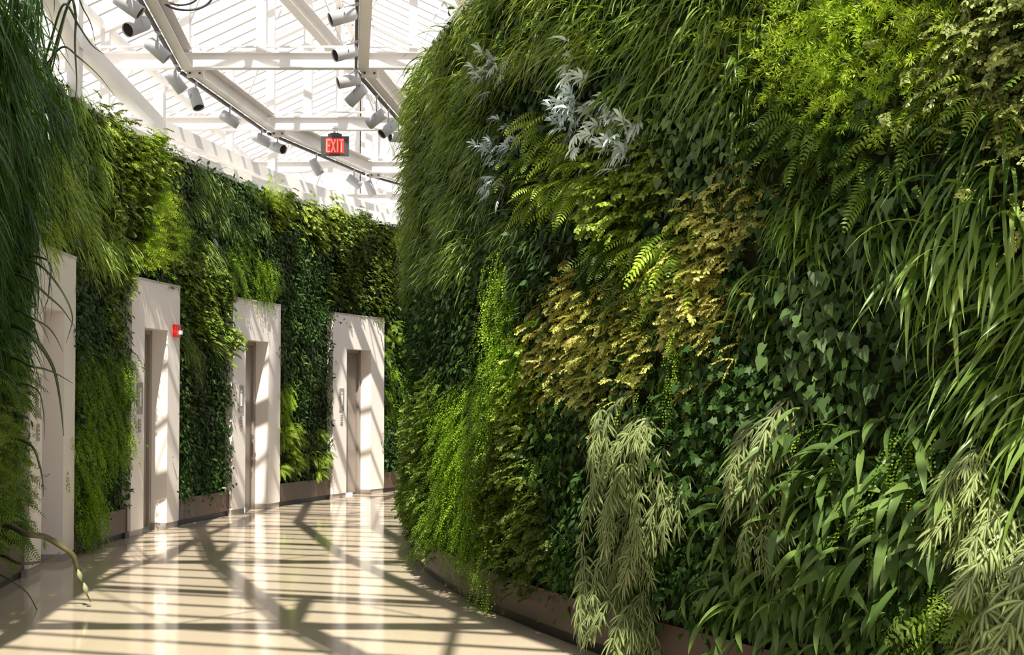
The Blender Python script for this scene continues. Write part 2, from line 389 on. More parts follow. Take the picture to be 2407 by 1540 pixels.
for x, zz, n_ in ((RX, RZ, 'ridge_beam'), (9.0, RZ, 'ridge_beam'), (EX1, EZ, 'gutter_beam')):
    pr = MB(); pr.bar((x, Y0, zz - .06), (x, Y1, zz - .06), .10, .2); pr.build(n_, M_STEEL, ceil)

def zs(x):                                           # underside of the slopes
    if x < RX: return EZ + (x - EX0) * SL
    if x < EX1: return RZ - (x - RX) * SL
    if x < 9: return EZ + (x - EX1) * SL
    return RZ - (x - 9) * SL
RAIL_Z = 5.5
LR = [(4.6, -5.56), (2.2, -2.1), (0.6, 1.36), (-1.2, 4.82), (-2.55, 8.28), (-3.55, 11.74), (-3.95, 15.2), (-3.58, 18.66), (-2.52, 22.12), (-0.7, 25.58), (1.9, 29.04)]
RR = [(6.6, -5.56), (4.4, -2.1), (2.6, 1.36), (0.9, 4.82), (-0.45, 8.28), (-1.4, 11.74), (-1.84, 15.2), (-1.48, 18.66), (-.42, 22.12), (1.4, 25.58), (4.0, 29.04)]
def rx_at(R_, y): return float(np.interp(y, [p[1] for p in R_], [p[0] for p in R_]))
WH = ['farthest behind the viewer', 'behind the viewer', 'just overhead', 'ahead overhead', 'second overhead', 'above the nearest spotlights', 'crossing the first bend of the spotlight rails', 'carrying the EXIT sign', 'just beyond the EXIT sign', 'far beyond the EXIT sign', 'at the far end of the glass']
for k, y in enumerate(TY):
    t = empty('roof_truss', (RX, y, 5.5)); tag(t, 'white steel roof truss ' + WH[k], 'truss', 'white roof trusses')
    def put(mbx, nm, mt=M_STEEL): o = mbx.build(nm, mt, t); o.matrix_parent_inverse = Matrix.Translation(-t.location); return o
    m_ = MB(); m_.box((3, y, 5.5 + .10), (24, .012, .19)); m_.box((3, y, 5.51), (24, .11, .014)); m_.box((3, y, 5.69), (24, .11, .014)); put(m_, 'bottom_beam')
    m_ = MB(); m_.tube([(-9, y, 5.77), (15, y, 5.77)], .014, 8); put(m_, 'tie_rod')
    for (xa, za, xb, zb) in ((EX0, EZ, RX, RZ), (RX, RZ, EX1, EZ), (EX1, EZ, 9.0, RZ), (9.0, RZ, 15.0, EZ)):
        m_ = MB(); m_.bar((xa, y, za - .16), (xb, y, zb - .16), .08, .14, Vector((0, 1, 0))); put(m_, 'rafter')
    for x in (rx_at(LR, y) + .03, rx_at(RR, y) + .03, RX, rx_at(LR, y) - 2.4):
        if -8.8 < x < 8.8:
            m_ = MB(); m_.box((x, y, (5.7 + zs(x) - .1) / 2), (.12, .1, zs(x) - .1 - 5.7)); put(m_, 'post')
    m_ = MB()
    xs = [EX0 + 1.0 * j for j in range(0, 13)]
    for j in range(len(xs) - 1):
        za = 5.7 if j % 2 else zs(xs[j]) - .2; zb = zs(xs[j + 1]) - .2 if j % 2 else 5.7
        m_.tube([(xs[j], y, za), (xs[j + 1], y, zb)], .012, 6)
    put(m_, 'web_rods')

def rail(R_, zb, hgt, wdt, name, label, cat, mat, track=True, off=0.0):
    t = empty(name, (R_[6][0], R_[6][1], zb)); tag(t, label, cat)
    for i in range(len(R_) - 1):
        a = Vector((R_[i][0] + off, R_[i][1], zb + hgt / 2)); b = Vector((R_[i + 1][0] + off, R_[i + 1][1], zb + hgt / 2))
        d = (b - a).normalized(); si = Vector((d.y, -d.x, 0)); a2 = a + d * .05; b2 = b - d * .05
        m_ = MB(); m_.bar(a2, b2, .012, hgt)
        for z_ in (-hgt / 2, hgt / 2): m_.bar(a2 + si * wdt / 2 + Vector((0, 0, z_)), b2 + si * wdt / 2 + Vector((0, 0, z_)), wdt, .012)
        o = m_.build('channel', mat, t); o.matrix_parent_inverse = Matrix.Translation(-t.location)
        if track:
            m_ = MB(); dz = Vector((0, 0, -hgt / 2 - .03)); m_.bar(a2 + dz - si * .03, b2 + dz - si * .03, .035, .035)
            o = m_.build('track', M_TRACK, t); o.matrix_parent_inverse = Matrix.Translation(-t.location)
    return t
rail(LR, RAIL_Z, .22, .12, 'lighting_rail', 'long jointed steel rail with spotlights above the doorway wall', 'rail', M_RAIL)
rail(RR, RAIL_Z, .22, .12, 'lighting_rail', 'long jointed steel rail with spotlights near the convex planted wall', 'rail', M_RAIL)
rail(LR, 6.35, .2, .12, 'upper_channel', 'jointed steel channel set higher than the spotlight rails above the doorways', 'beam', M_STEEL, False, 1.15)
rail(RR, 6.35, .2, .12, 'upper_channel', 'jointed steel channel set higher above the convex planted wall', 'beam', M_STEEL, False, 1.15)
EB = [(-2.95, 1.36), (-2.95, 4.82), (-3.45, 8.28), (-4.25, 12.3), (-4.5, 16.2), (-3.75, 19.9), (-2.3, 23.9), (0.2, 26.8)]
t = empty('edge_beam', (EB[4][0], EB[4][1], 5.0)); tag(t, 'pale jointed edge beam running just above the doorway wall', 'beam')
for i in range(len(EB) - 1):
    a = Vector((*EB[i], 5.02)); b = Vector((*EB[i + 1], 5.02)); m_ = MB(); m_.bar(a, b, .16, .17); o = m_.build('beam_segment', M_STEEL, t); o.matrix_parent_inverse = Matrix.Translation(-t.location)
    m_ = MB(); m_.box((EB[i + 1][0], EB[i + 1][1], 4.95), (.13, .13, 1.0)); o = m_.build('post', M_STEEL, t); o.matrix_parent_inverse = Matrix.Translation(-t.location)
t = empty('gutter_beam', (-4.7, 16, 4.7)); tag(t, 'broad white gutter ledge directly behind the top of the doorway wall', 'beam')
m_ = ribbon(LW, 2, LW.len, 4.62, 4.78, -0.75, -0.36); o = m_.build('ledge', M_STEEL, t); o.matrix_parent_inverse = Matrix.Translation(-t.location)

# ------------------------------------------------------------ track spotlights
def lamp_meshes():
    r, l = .072, .27
    h = MB(); n = 24
    prof = [(0.0, -l / 2), (r * .75, -l / 2), (r * .97, -l / 2 + .012), (r, -l / 2 + .04), (r, l / 2), (r * .92, l / 2), (r * .92, l / 2 - .02)]
    vs = []; fs = []
    for (rr, zz) in prof:
        for k in range(n): vs.append((rr * math.cos(2 * PI * k / n), rr * math.sin(2 * PI * k / n), zz))
    for i in range(len(prof) - 1):
        for k in range(n): fs.append((i * n + k, i * n + (k + 1) % n, (i + 1) * n + (k + 1) % n, (i + 1) * n + k))
    h.add(vs, fs, True)
    inn = MB(); vs = []; fs = []
    pr = [(r * .92, l / 2 - .015), (r * .80, l / 2 - .09), (0.001, l / 2 - .10)]
    for (rr, zz) in pr:
        for k in range(n): vs.append((rr * math.cos(2 * PI * k / n), rr * math.sin(2 * PI * k / n), zz))
    for i in range(len(pr) - 1):
        for k in range(n): fs.append((i * n + (k + 1) % n, i * n + k, (i + 1) * n + k, (i + 1) * n + (k + 1) % n))
    inn.add(vs, fs, True)
    return h.mesh('lamp_housing', M_LAMP), inn.mesh('lamp_baffle', M_LAMPIN)
HM, IM = lamp_meshes()
LAMPS_L = [(302, 12, (.8, .55), .1), (322, 62, (-.55, .6), -.75), (370, 118, (.75, .65), .2), (413, 192, (.6, .8), .3), (460, 233, (.35, .85), -.3), (540, 280, (.85, .5), .3), (615, 328, (.9, .4), .3), (652, 347, (.85, .35), -.55), (743, 393, (.5, .8), .2), (832, 427, (.8, .6), .3), (870, 443, (.35, .9), .1)]
LAMPS_R = [(806, 38, (-.85, .35), -.3), (812, 124, (-.85, .4), -.5), (820, 190, (-.85, .25), -.3), (838, 224, (-.7, .6), .3), (885, 279, (-.8, .5), .3), (913, 303, (-.7, .7), -.45), (937, 322, (-.8, .1), -.5)]
LBL_L = ['at the very top edge of the view', 'whose dark round mouth faces the viewer, above the doorways', 'just below the dark-mouthed one', 'under the first rail bend', 'with dark mouth down, after the first rail bend', 'halfway between the first and second bends', 'closest before the short pale one pointing along the rail', 'pointing along the rail with open dark end above the hedge top', 'hanging alone under the EXIT sign', 'pale, second from the far end of the rail', 'narrow upright one at the far end of the rail']
LBL_R = ['topmost on the rail by the convex wall', 'open-ended, crossing in front of the first white beam', 'just under the first white beam', 'with closed back, hanging just past the first bend', 'first of the close trio above the EXIT sign level', 'middle of the close trio, mouth turned down', 'last of the close trio, against the grasses']
for lst, R_, lb, side in ((LAMPS_L, LR, LBL_L, 'doorway-side'), (LAMPS_R, RR, LBL_R, 'convex-wall-side')):
    for (px, py, (ox, oy), oy3), lab in zip(lst, lb):
        best = None
        for k in range(1500):
            y = 9.0 + 18.0 * k / 1500; x = rx_at(R_, y) - .03; zc = RAIL_Z - .17; q = px_of(x, y, zc); e = abs(q[0] - px) + 0.5 * abs(q[1] - py)
            if best is None or e < best[0]: best = (e, y)
        y = best[1]; p = at_depth(px, py, y); xr = rx_at(R_, y) - .03
        hor = math.sqrt(max(0.0, 1 - oy3 * oy3)); l2 = math.hypot(ox, oy); ax = Vector((ox / l2 * hor, oy3, -oy / l2 * hor))
        t = empty('track_spotlight', (xr, y, RAIL_Z - .04)); tag(t, 'grey cylinder spotlight %s' % lab, 'spotlight', 'track spotlights on the rails')
        Rm = ax.to_track_quat('Z', 'Y'); c = p - t.location
        o = link('housing', HM, None, t); o.location = c; o.rotation_mode = 'QUATERNION'; o.rotation_quaternion = Rm
        q = link('baffle', IM, None, t); q.location = c; q.rotation_mode = 'QUATERNION'; q.rotation_quaternion = Rm; tag(q, 'dark inner baffle')
        sd = Vector((0, 0, 1)).cross(ax).normalized()
        m_ = MB(); m_.tube([(0, 0, .02), (0, 0, -.01), (c.x, c.y, min(-.02, c.z + .085))], .010, 8); m_.box((0, 0, .01), (.04, .12, .035))
        m_.tube([Vector((c.x, c.y, min(-.02, c.z + .085))), c + sd * .08 + Vector((0, 0, .04)), c + sd * .075], .007, 6)
        m_.tube([Vector((c.x, c.y, min(-.02, c.z + .085))), c - sd * .08 + Vector((0, 0, .04)), c - sd * .075], .007, 6)
        m_.build('yoke', M_LAMP, t)

# junction boxes at the rail bends
for R_, nm in ((LR, 'doorway-side'), (RR, 'convex-wall-side')):
    for k, wh in ((6, 'first'), (7, 'second'), (8, 'third')):
        x, y = R_[k]; t = empty('bracket', (x + .12, y + .02, RAIL_Z - .02)); tag(t, 'dark steel bracket at the %s bend of the %s spotlight rail' % (wh, nm), 'bracket', 'brackets at rail bends')
        m_ = MB(); m_.box((0, .12, .0), (.2, .05, .09)); m_.build('plate', M_RAIL, t, .005)
        m_ = MB()
        for dx in (-.06, .06):
            m_.tube([(dx, .08, 0), (dx, .16, 0)], .014, 8)
        m_.build('bolts', M_TRACK, t)

# EXIT sign
ey = 18.45; c = at_depth(787.5, 344, ey)
ex = empty('exit_sign', c); tag(ex, 'dark box sign with glowing red letters hung from the white truss', 'sign')
W2, H2 = 0.405, 0.285
m_ = MB(); m_.box((0, 0, 0), (W2, .06, H2)); m_.build('box', M_BLACK, ex, .006)
m_ = MB(); m_.box((0.005, -.034, -.0), (W2 * .66, .008, H2 * .80)); m_.build('face', M_EXITBG, ex)
m_ = MB(); yy = -.042
def stroke(u0, v0, u1, v1, wd=.021):
    m_.bar((u0, yy, v0), (u1, yy, v1), .008, wd, Vector((0, 1, 0)) .cross(Vector((u1 - u0, 0, v1 - v0)).normalized()))
h = .095
stroke(-.115, -h, -.115, h); stroke(-.115, h - .01, -.065, h - .01); stroke(-.115, 0, -.072, 0); stroke(-.115, -h + .01, -.065, -h + .01)
stroke(-.047, -h, .008, h); stroke(-.047, h, .008, -h)
stroke(.043, -h, .043, h)
stroke(.098, -h, .098, h); stroke(.067, h - .01, .129, h - .01)
m_.build('lettering', M_EXIT, ex)
m_ = MB(); m_.box((0, 0, H2 / 2 + .018), (.2, .07, .036)); m_.box((0, 0, H2 / 2 + .042), (.13, .05, .014)); m_.build('canopy', M_BLACK, ex, .004)
m_ = MB(); m_.tube([(-.01, .0, H2 / 2 + .04), (-.01, .0, 5.52 - c.z)], .017, 10); m_.tube([(.03, .0, H2 / 2 + .04), (.03, .0, 5.5 - c.z)], .006, 8); m_.box((0, .03, 5.50 - c.z), (.09, .12, .03)); m_.build('hanger', M_WHITE, ex)

# looped black cable at the top
cy = 13.4; pts = []
for k in range(31):
    th = PI + PI * k / 30; pts.append(at_depth(438 + 62 * math.cos(th), -12 - 36 * math.sin(th), cy))
t = empty('cable_loop', pts[0]); tag(t, 'black cable hanging in a slack loop below the roof glass', 'cable')
m_ = MB(); m_.tube([p - pts[0] for p in [pts[0] + Vector((-.1, 0, .5))] + pts + [pts[-1] + Vector((.1, 0, .5))]], .012, 8)
pts2 = [at_depth(425 + 40 * math.cos(PI + PI * k / 20), -10 - 22 * math.sin(PI + PI * k / 20), cy + .03) for k in range(21)]
m_.tube([p - pts[0] for p in [pts2[0] + Vector((-.05, 0, .5))] + pts2 + [pts2[-1] + Vector((.1, 0, .5))]], .010, 8); m_.build('cable', M_CABLE, t)

# ============================================================ plants
# local frame of a plant: +X away from the wall, +Z up, origin on the wall
def strips(base, dirv, L, W, droop, nseg=6, prof=None, fold=0.0, up=None, curl=0.0, tint=None):
    """leaves as curved strips with a midrib; returns verts, faces, across, tint per vertex"""
    n = len(base); d = dirv / np.linalg.norm(dirv, axis=1, keepdims=True)
    L = np.broadcast_to(L, (n,)); W = np.broadcast_to(W, (n,)); droop = np.broadcast_to(droop, (n,))
    prof = prof if prof is not None else [math.sin(PI * min(1, .12 + .88 * t)) ** .6 if t < .5 else (1 - ((t - .5) / .5) ** 1.6) for t in np.linspace(0, 1, nseg + 1)]
    if up is None: up = np.tile([0, 0, 1.0], (n, 1)) + rng.normal(0, .35, (n, 3))
    p = base.copy(); V = []; A = []
    g = np.array([0, 0, -1.0])
    for i in range(nseg + 1):
        t = i / nseg; s = np.cross(d, up); s /= np.linalg.norm(s, axis=1, keepdims=True) + 1e-9; nn = np.cross(s, d)
        w_ = (W * prof[i] / 2)[:, None]
        V += [p - s * w_ + nn * w_ * fold, p, p + s * w_ + nn * w_ * fold]; A += [1.0, 0.0, 1.0]
        d = d + g * (droop / nseg)[:, None]; d /= np.linalg.norm(d, axis=1, keepdims=True)
        p = p + d * (L / nseg)[:, None]
    V = np.stack(V, 1)                                 # n, 3(nseg+1), 3
    k = 3 * (nseg + 1); fb = []
    for i in range(nseg):
        a = 3 * i; fb += [(a, a + 1, a + 4, a + 3), (a + 1, a + 2, a + 5, a + 4)]
    Fc = (np.array(fb)[None] + (np.arange(n) * k)[:, None, None]).reshape(-1, 4)
    ti = rng.random(n) if tint is None else tint
    return V.reshape(-1, 3), Fc, np.tile(A, n), np.repeat(ti, k)

def flat(base, dirv, nrmv, L, W, shape, tint=None, bend=0.0):
    """small leaves from a 2-D outline shape: list of (along, across) points, fan around the midrib; every leaf a convex ngon"""
    n = len(base); d = dirv / np.linalg.norm(dirv, axis=1, keepdims=True); s = np.cross(d, nrmv); s /= np.linalg.norm(s, axis=1, keepdims=True) + 1e-9; nn = np.cross(s, d)
    L = np.broadcast_to(L, (n,))[:, None]; W = np.broadcast_to(W, (n,))[:, None]
    V = np.stack([base + d * L * a + s * W * c - nn * L * bend * a * a + nn * W * abs(c) * .35 for a, c in shape], 1); k = len(shape)
    Fc = np.arange(n * k).reshape(n, k); ti = rng.random(n) if tint is None else tint
    return V.reshape(-1, 3), Fc, np.zeros(n * k), np.repeat(ti, k)

OVAL = [(0, 0), (.3, .42), (.65, .42), (1, 0), (.65, -.42), (.3, -.42)]
DIA = [(0, 0), (.45, .5), (1, 0), (.45, -.5)]
HEART = [(.06, 0), (-.06, .28), (.12, .5), (.45, .46), (.8, .2), (1.08, 0), (.8, -.2), (.45, -.46), (.12, -.5), (-.06, -.28)]
IVY = [(0, 0), (.05, .42), (.38, .30), (.5, .52), (.62, .22), (1, 0), (.62, -.22), (.5, -.52), (.38, -.30), (.05, -.42)]

def combine(name, parts, mat, smooth=True):
    V = np.concatenate([p[0] for p in parts]); A = np.concatenate([p[2] for p in parts]); T = np.concatenate([p[3] for p in parts])
    loops = []; starts = []; b = 0; ls = 0
    for v, f, a, t in parts:
        m, k = f.shape; loops.append((f + b).ravel()); starts.append(ls + np.arange(m) * k); ls += m * k; b += len(v)
    loops = np.concatenate(loops).astype(np.int32); starts = np.concatenate(starts).astype(np.int32)
    me = bpy.data.meshes.new(name); me.vertices.add(len(V)); me.vertices.foreach_set('co', V.astype(np.float32).ravel())
    me.loops.add(len(loops)); me.loops.foreach_set('vertex_index', loops); me.polygons.add(len(starts)); me.polygons.foreach_set('loop_start', starts)
    me.update(calc_edges=True); me.polygons.foreach_set('use_smooth', np.full(len(starts), smooth))
    at = me.attributes.new('tint', 'FLOAT', 'POINT'); at.data.foreach_set('value', T.astype(np.float32))
    at = me.attributes.new('across', 'FLOAT', 'POINT'); at.data.foreach_set('value', A.astype(np.float32))
    me.materials.append(mat); me.validate(); return me

def rdir(n, out=1.0, side=1.0, up=0.3, upv=.4):
    return np.stack([out * (.4 + rng.random(n)), side * rng.normal(0, .8, n), up + rng.normal(0, upv, n)], 1)
def stems(base, tip_pts, r=.003): ...

def grass(n=70, L=(.18, .38), W=(.008, .014), droop=(1.6, 3.0), up=.65, mat=None, spread=.07, fold=.25, side=.8):
    b = rng.normal(0, spread, (n, 3)); b[:, 0] = rng.random(n) * .06 - .06
    d = rdir(n, 1.5, side, up, .55); d[:, 1] += b[:, 1] * 4
    return combine('grass', [strips(b, d, rng.uniform(*L, n), rng.uniform(*W, n), rng.uniform(*droop, n), 8, [.55, .85, 1, 1, .95, .85, .65, .38, .03], fold)], mat or M_GRASS)

def curve_pts(base, d, L, droop, k):
    """positions and directions along drooping axes: (n,k+1,3) x2"""
    n = len(base); d = d / np.linalg.norm(d, axis=1, keepdims=True); p = base.copy(); Pp = [p]; D = [d]
    for i in range(k):
        d = d + np.array([0, 0, -1.0]) * (droop / k)[:, None]; d = d / np.linalg.norm(d, axis=1, keepdims=True); p = p + d * (L / k)[:, None]; Pp.append(p); D.append(d)
    return np.stack(Pp, 1), np.stack(D, 1)

def feathery(n=26, L=(.16, .34)):
    b = rng.normal(0, .08, (n, 3)); b[:, 0] = -.03; d = rdir(n, 1.2, .8, .35); Ln = rng.uniform(*L, n); K = 14
    P_, D_ = curve_pts(b, d, Ln, rng.uniform(.6, 1.4, n), K); parts = [strips(b, d, Ln, np.full(n, .004), np.full(n, 1.0), 4)]
    tn = rng.random(n); bs = []; ds = []; ls = []; tt = []
    for k in range(3, K + 1):
        for j in range(7):
            q = rng.random((n, 3)) * 2 - 1; ax = D_[:, k]; q = q - ax * (q * ax).sum(1, keepdims=True); q /= np.linalg.norm(q, axis=1, keepdims=True)
            bs.append(P_[:, k] + q * .002 - ax * rng.random((n, 1)) * .01); ds.append(q + ax * .75); ls.append(rng.uniform(.022, .042, n) * (1.25 - .5 * k / K)); tt.append(np.clip(tn + rng.normal(0, .12, n), 0, 1))
    bs = np.concatenate(bs); ds = np.concatenate(ds); ls = np.concatenate(ls); up = rng.normal(0, 1, bs.shape)
    parts.append(flat(bs, ds, up, ls, .0042 * np.ones(len(bs)), DIA, np.concatenate(tt)))
    return combine('feathery', parts, M_FEATH)

def pinnate(n=13, L=(.26, .46), lf=.055, lw=.013, mat=None, droop=(1.4, 2.6), up=.75):
    b = rng.normal(0, .04, (n, 3)); b[:, 0] = -.03; d = rdir(n, 1.0, .9, up); Ln = rng.uniform(*L, n); K = 18
    P_, D_ = curve_pts(b, d, Ln, rng.uniform(*droop, n), K); parts = []
    upn = np.tile([.3, 0, 1.0], (n, 1)) + rng.normal(0, .4, (n, 3)); tn = rng.random(n); bs = []; ds = []; ls = []; ns = []; tt = []
    for k in range(2, K + 1):
        s = np.cross(D_[:, k], upn); s /= np.linalg.norm(s, axis=1, keepdims=True)
        for sg in (-1, 1):
            bs.append(P_[:, k]); ds.append(s * sg + D_[:, k] * .45 + np.array([0, 0, -.15])); ls.append(np.full(n, lf) * math.sin(PI * (.12 + .86 * k / K)) ** .7 * (.85 + .3 * rng.random(n))); ns.append(np.cross(s, D_[:, k])); tt.append(tn)
    bs = np.concatenate(bs); ls = np.concatenate(ls)
    parts.append(flat(bs, np.concatenate(ds), np.concatenate(ns), ls, np.full(len(bs), lw), [(0, .2), (.5, .5), (1, 0), (.5, -.5), (0, -.2)], np.concatenate(tt), .25))
    parts.append(strips(b, d, Ln, np.full(n, .005), np.full(n, 2.0), 5))
    return combine('fern', parts, mat or M_FERN)

def maiden(n=44, L=(.22, .55), r=.0125, mat=None):
    b = rng.normal(0, .09, (n, 3)); b[:, 0] = -.03; d = rdir(n, .9, .5, .15); Ln = rng.uniform(*L, n); K = 28
    P_, D_ = curve_pts(b, d, Ln, rng.uniform(2.5, 5, n), K); tn = rng.random(n); bs = []; ds = []; ns = []; tt = []
    for k in range(1, K + 1):
        for sg in (-1, 1):
            s = np.stack([rng.normal(0, .5, n), np.full(n, sg * 1.0), np.zeros(n)], 1)
            bs.append(P_[:, k] + s * .004); ds.append(s + np.array([.25, 0, -.35])); ns.append(np.stack([np.ones(n), rng.normal(0, .4, n), rng.normal(.5, .4, n)], 1)); tt.append(np.clip(tn + rng.normal(0, .15, n), 0, 1))
    bs = np.concatenate(bs)
    return combine('maidenhair', [flat(bs, np.concatenate(ds), np.concatenate(ns), r * (.7 + .6 * rng.random(len(bs))), r * np.ones(len(bs)), OVAL, np.concatenate(tt))], mat or M_MAID)

def rootstems(b):
    n = len(b); r = np.tile([-.05, 0, .02], (n, 1)) + rng.normal(0, .006, (n, 3)); v = b - r
    return strips(r, v, np.linalg.norm(v, axis=1) * 1.02, np.full(n, .0045), np.full(n, .12), 3)
def broad(n=60, L=(.036, .066), shape=HEART, wr=.85, mat=None, reach=.17, spread=.14, down=.9, bend=.15):
    b = rng.normal(0, spread, (n, 3)); b[:, 0] = rng.uniform(.0, reach, n)
    d = np.stack([.25 + rng.random(n) * .5, rng.normal(0, .45, n), -down + rng.normal(0, .35, n)], 1)
    nv = np.stack([np.ones(n), rng.normal(0, .35, n), .55 + rng.normal(0, .3, n)], 1); Ls = rng.uniform(*L, n)
    st = rootstems(b)
    return combine('broad', [flat(b, d, nv, Ls, Ls * wr, shape, None, bend), st], mat or M_HEART)

def silver(n=8):
    b = rng.normal(0, .09, (n, 3)); b[:, 0] = rng.uniform(.05, .16, n); parts = []
    main = np.stack([.5 + rng.random(n) * .4, rng.normal(0, .7, n), -.4 + rng.normal(0, .7, n)], 1); main /= np.linalg.norm(main, axis=1, keepdims=True)
    nv = np.stack([np.ones(n), rng.normal(0, .3, n), .6 + rng.normal(0, .2, n)], 1); s = np.cross(main, nv); s /= np.linalg.norm(s, axis=1, keepdims=True)
    for a in (-1.25, -.8, -.4, 0, .4, .8, 1.25):
        off = main * max(0, (1.25 - abs(a))) * .03
        parts.append(strips(b + off, main * math.cos(a) + s * math.sin(a), np.full(n, .095 * (1 - .3 * abs(a))), np.full(n, .018), np.full(n, .9), 4, [.25, .8, 1, .7, .05], .15, nv))
    parts.append(rootstems(b))
    return combine('silver', parts, M_SILVER)

def spray(n=85, mat=None, L=(.05, .10), spread=.12, reach=.12, lf=.0145):
    b = rng.normal(0, spread, (n, 3)); b[:, 0] = rng.uniform(0, reach, n); d = np.stack([.9 + rng.random(n) * .4, rng.normal(0, .6, n), rng.normal(-.15, .35, n)], 1); Ln = rng.uniform(*L, n); K = 7
    P_, D_ = curve_pts(b, d, Ln, rng.uniform(.4, 1.0, n), K); upn = np.tile([.2, 0, 1.0], (n, 1)) + rng.normal(0, .3, (n, 3)); tn = rng.random(n); bs = []; ds = []; ns = []; tt = []
    for k in range(0, K + 1):
        s = np.cross(D_[:, k], upn); s /= np.linalg.norm(s, axis=1, keepdims=True)
        for sg in (-1, 1):
            for m_ in (0.0, 1.0):
                f_ = (1 - k / (K + 2)); bs.append(P_[:, k] + s * sg * m_ * .012 * f_ + D_[:, k] * m_ * .006); ds.append(s * sg + D_[:, k] * .8 + rng.normal(0, .25, (n, 3))); ns.append(np.cross(s, D_[:, k]) + rng.normal(0, .3, (n, 3))); tt.append(np.clip(tn + rng.normal(0, .1, n), 0, 1))
    bs = np.concatenate(bs)
    st = rootstems(b)
    return combine('spray', [flat(bs, np.concatenate(ds), np.concatenate(ns), lf * (.8 + .5 * rng.random(len(bs))), lf * .8 * np.ones(len(bs)), OVAL, np.concatenate(tt), .3), st], mat or M_BRONZE)

def ribbon_parts(ns=6, Lst=(.25, .5)):
    """stems and whorls of striped lance leaves: two meshes"""
    b = rng.normal(0, .07, (ns, 3)); b[:, 0] = -.02; d = rdir(ns, 1.0, .5, .5); Ln = rng.uniform(*Lst, ns); K = 6
    P_, D_ = curve_pts(b, d, Ln, rng.uniform(2.2, 3.4, ns), K); leaves = []
    for k in range(2, K + 1):
        m_ = 6; base = np.repeat(P_[:, k], m_, 0); ang = np.tile(np.linspace(-1.25, 1.25, m_), ns) + rng.normal(0, .15, ns * m_)
        mainv = np.repeat(D_[:, k], m_, 0) + np.array([.45, 0, -.35]); mainv /= np.linalg.norm(mainv, axis=1, keepdims=True)
        nv = np.tile([1.0, 0, .45], (ns * m_, 1)) + rng.normal(0, .15, (ns * m_, 3)); s = np.cross(mainv, nv); s /= np.linalg.norm(s, axis=1, keepdims=True)
        leaves.append(strips(base, mainv * np.cos(ang)[:, None] + s * np.sin(ang)[:, None], rng.uniform(.085, .15, ns * m_), rng.uniform(.012, .018, ns * m_), np.full(ns * m_, 1.1), 5, [.3, .85, 1, .9, .6, .03], .2, nv))
    return combine('ribbon_leaves', leaves, M_RIBBON), combine('ribbon_stems', [strips(b, d, Ln, np.full(ns, .007), np.full(ns, 2.8), 6)], M_LANCE)

def lance(n=30, L=(.11, .20), W=(.022, .036), mat=None, spread=.12, down=.4):
    b = rng.normal(0, spread, (n, 3)); b[:, 0] = rng.uniform(-.02, .12, n); d = np.stack([.7 + rng.random(n) * .5, rng.normal(0, .7, n), -down + rng.normal(.2, .45, n)], 1)
    nv = np.stack([np.ones(n) * .8, rng.normal(0, .3, n), np.ones(n)], 1)
    st = rootstems(b)
    return combine('lance', [strips(b, d, rng.uniform(*L, n), rng.uniform(*W, n), rng.uniform(1.0, 2.2, n), 6, [.3, .85, 1, .95, .75, .42, .03], .25, nv), st], mat or M_LANCE)

NV = 4
KIND = {
 'grass':   ('grass_tuft', 'grass', [grass(72) for _ in range(NV)]),
 'blade':   ('broad_grass_tuft', 'grass', [grass(44, (.18, .38), (.012, .021), (1.7, 3.1), .6, fold=.3) for _ in range(NV)]),
 'feather': ('asparagus_fern', 'fern', [feathery() for _ in range(NV)]),
 'fern':    ('sword_fern', 'fern', [pinnate() for _ in range(NV)]),
 'maiden':  ('maidenhair_fern', 'fern', [maiden() for _ in range(NV)]),
 'heart':   ('heart_leaf_plant', 'plant', [broad() for _ in range(NV)]),
 'silver':  ('silver_leaf_plant', 'plant', [silver() for _ in range(NV)]),
 'bronze':  ('spikemoss_clump', 'plant', [spray() for _ in range(NV)]),
 'lance':   ('lance_leaf_plant', 'plant', [lance() for _ in range(NV)]),
 'ivy':     ('ivy_plant', 'ivy', [broad(70, (.035, .06), IVY, 1.0, M_IVY, .13, .15, .7, .2) for _ in range(NV)]),
 'mix':     ('leafy_creeper', 'plant', [spray(75, M_MIX, (.07, .14), .13, .12, .021) for _ in range(NV)]),
 'mix_l':   ('climbing_shrub', 'plant', [spray(75, M_MIX, (.07, .14), .13, .11, .021) for _ in range(NV)]),
 'grass_l': ('sedge_tuft', 'grass', [grass(90, (.18, .36), (.007, .012), (2.0, 3.6), .6) for _ in range(NV)]),
 'ivy_l':   ('climbing_ivy', 'ivy', [broad(90, (.03, .052), IVY, 1.0, M_IVY, .11, .14, .7, .2) for _ in range(NV)]),
 'maiden_l':('trailing_fern', 'fern', [maiden(34, (.2, .45), .015) for _ in range(NV)]),
 'long':    ('long_bladed_plant', 'plant', [grass(50, (.30, .75), (.008, .020), (3.0, 5.5), .5, M_LONG, .08, .3, .55) for _ in range(NV)]),
}
RIB = [ribbon_parts() for _ in range(NV)]

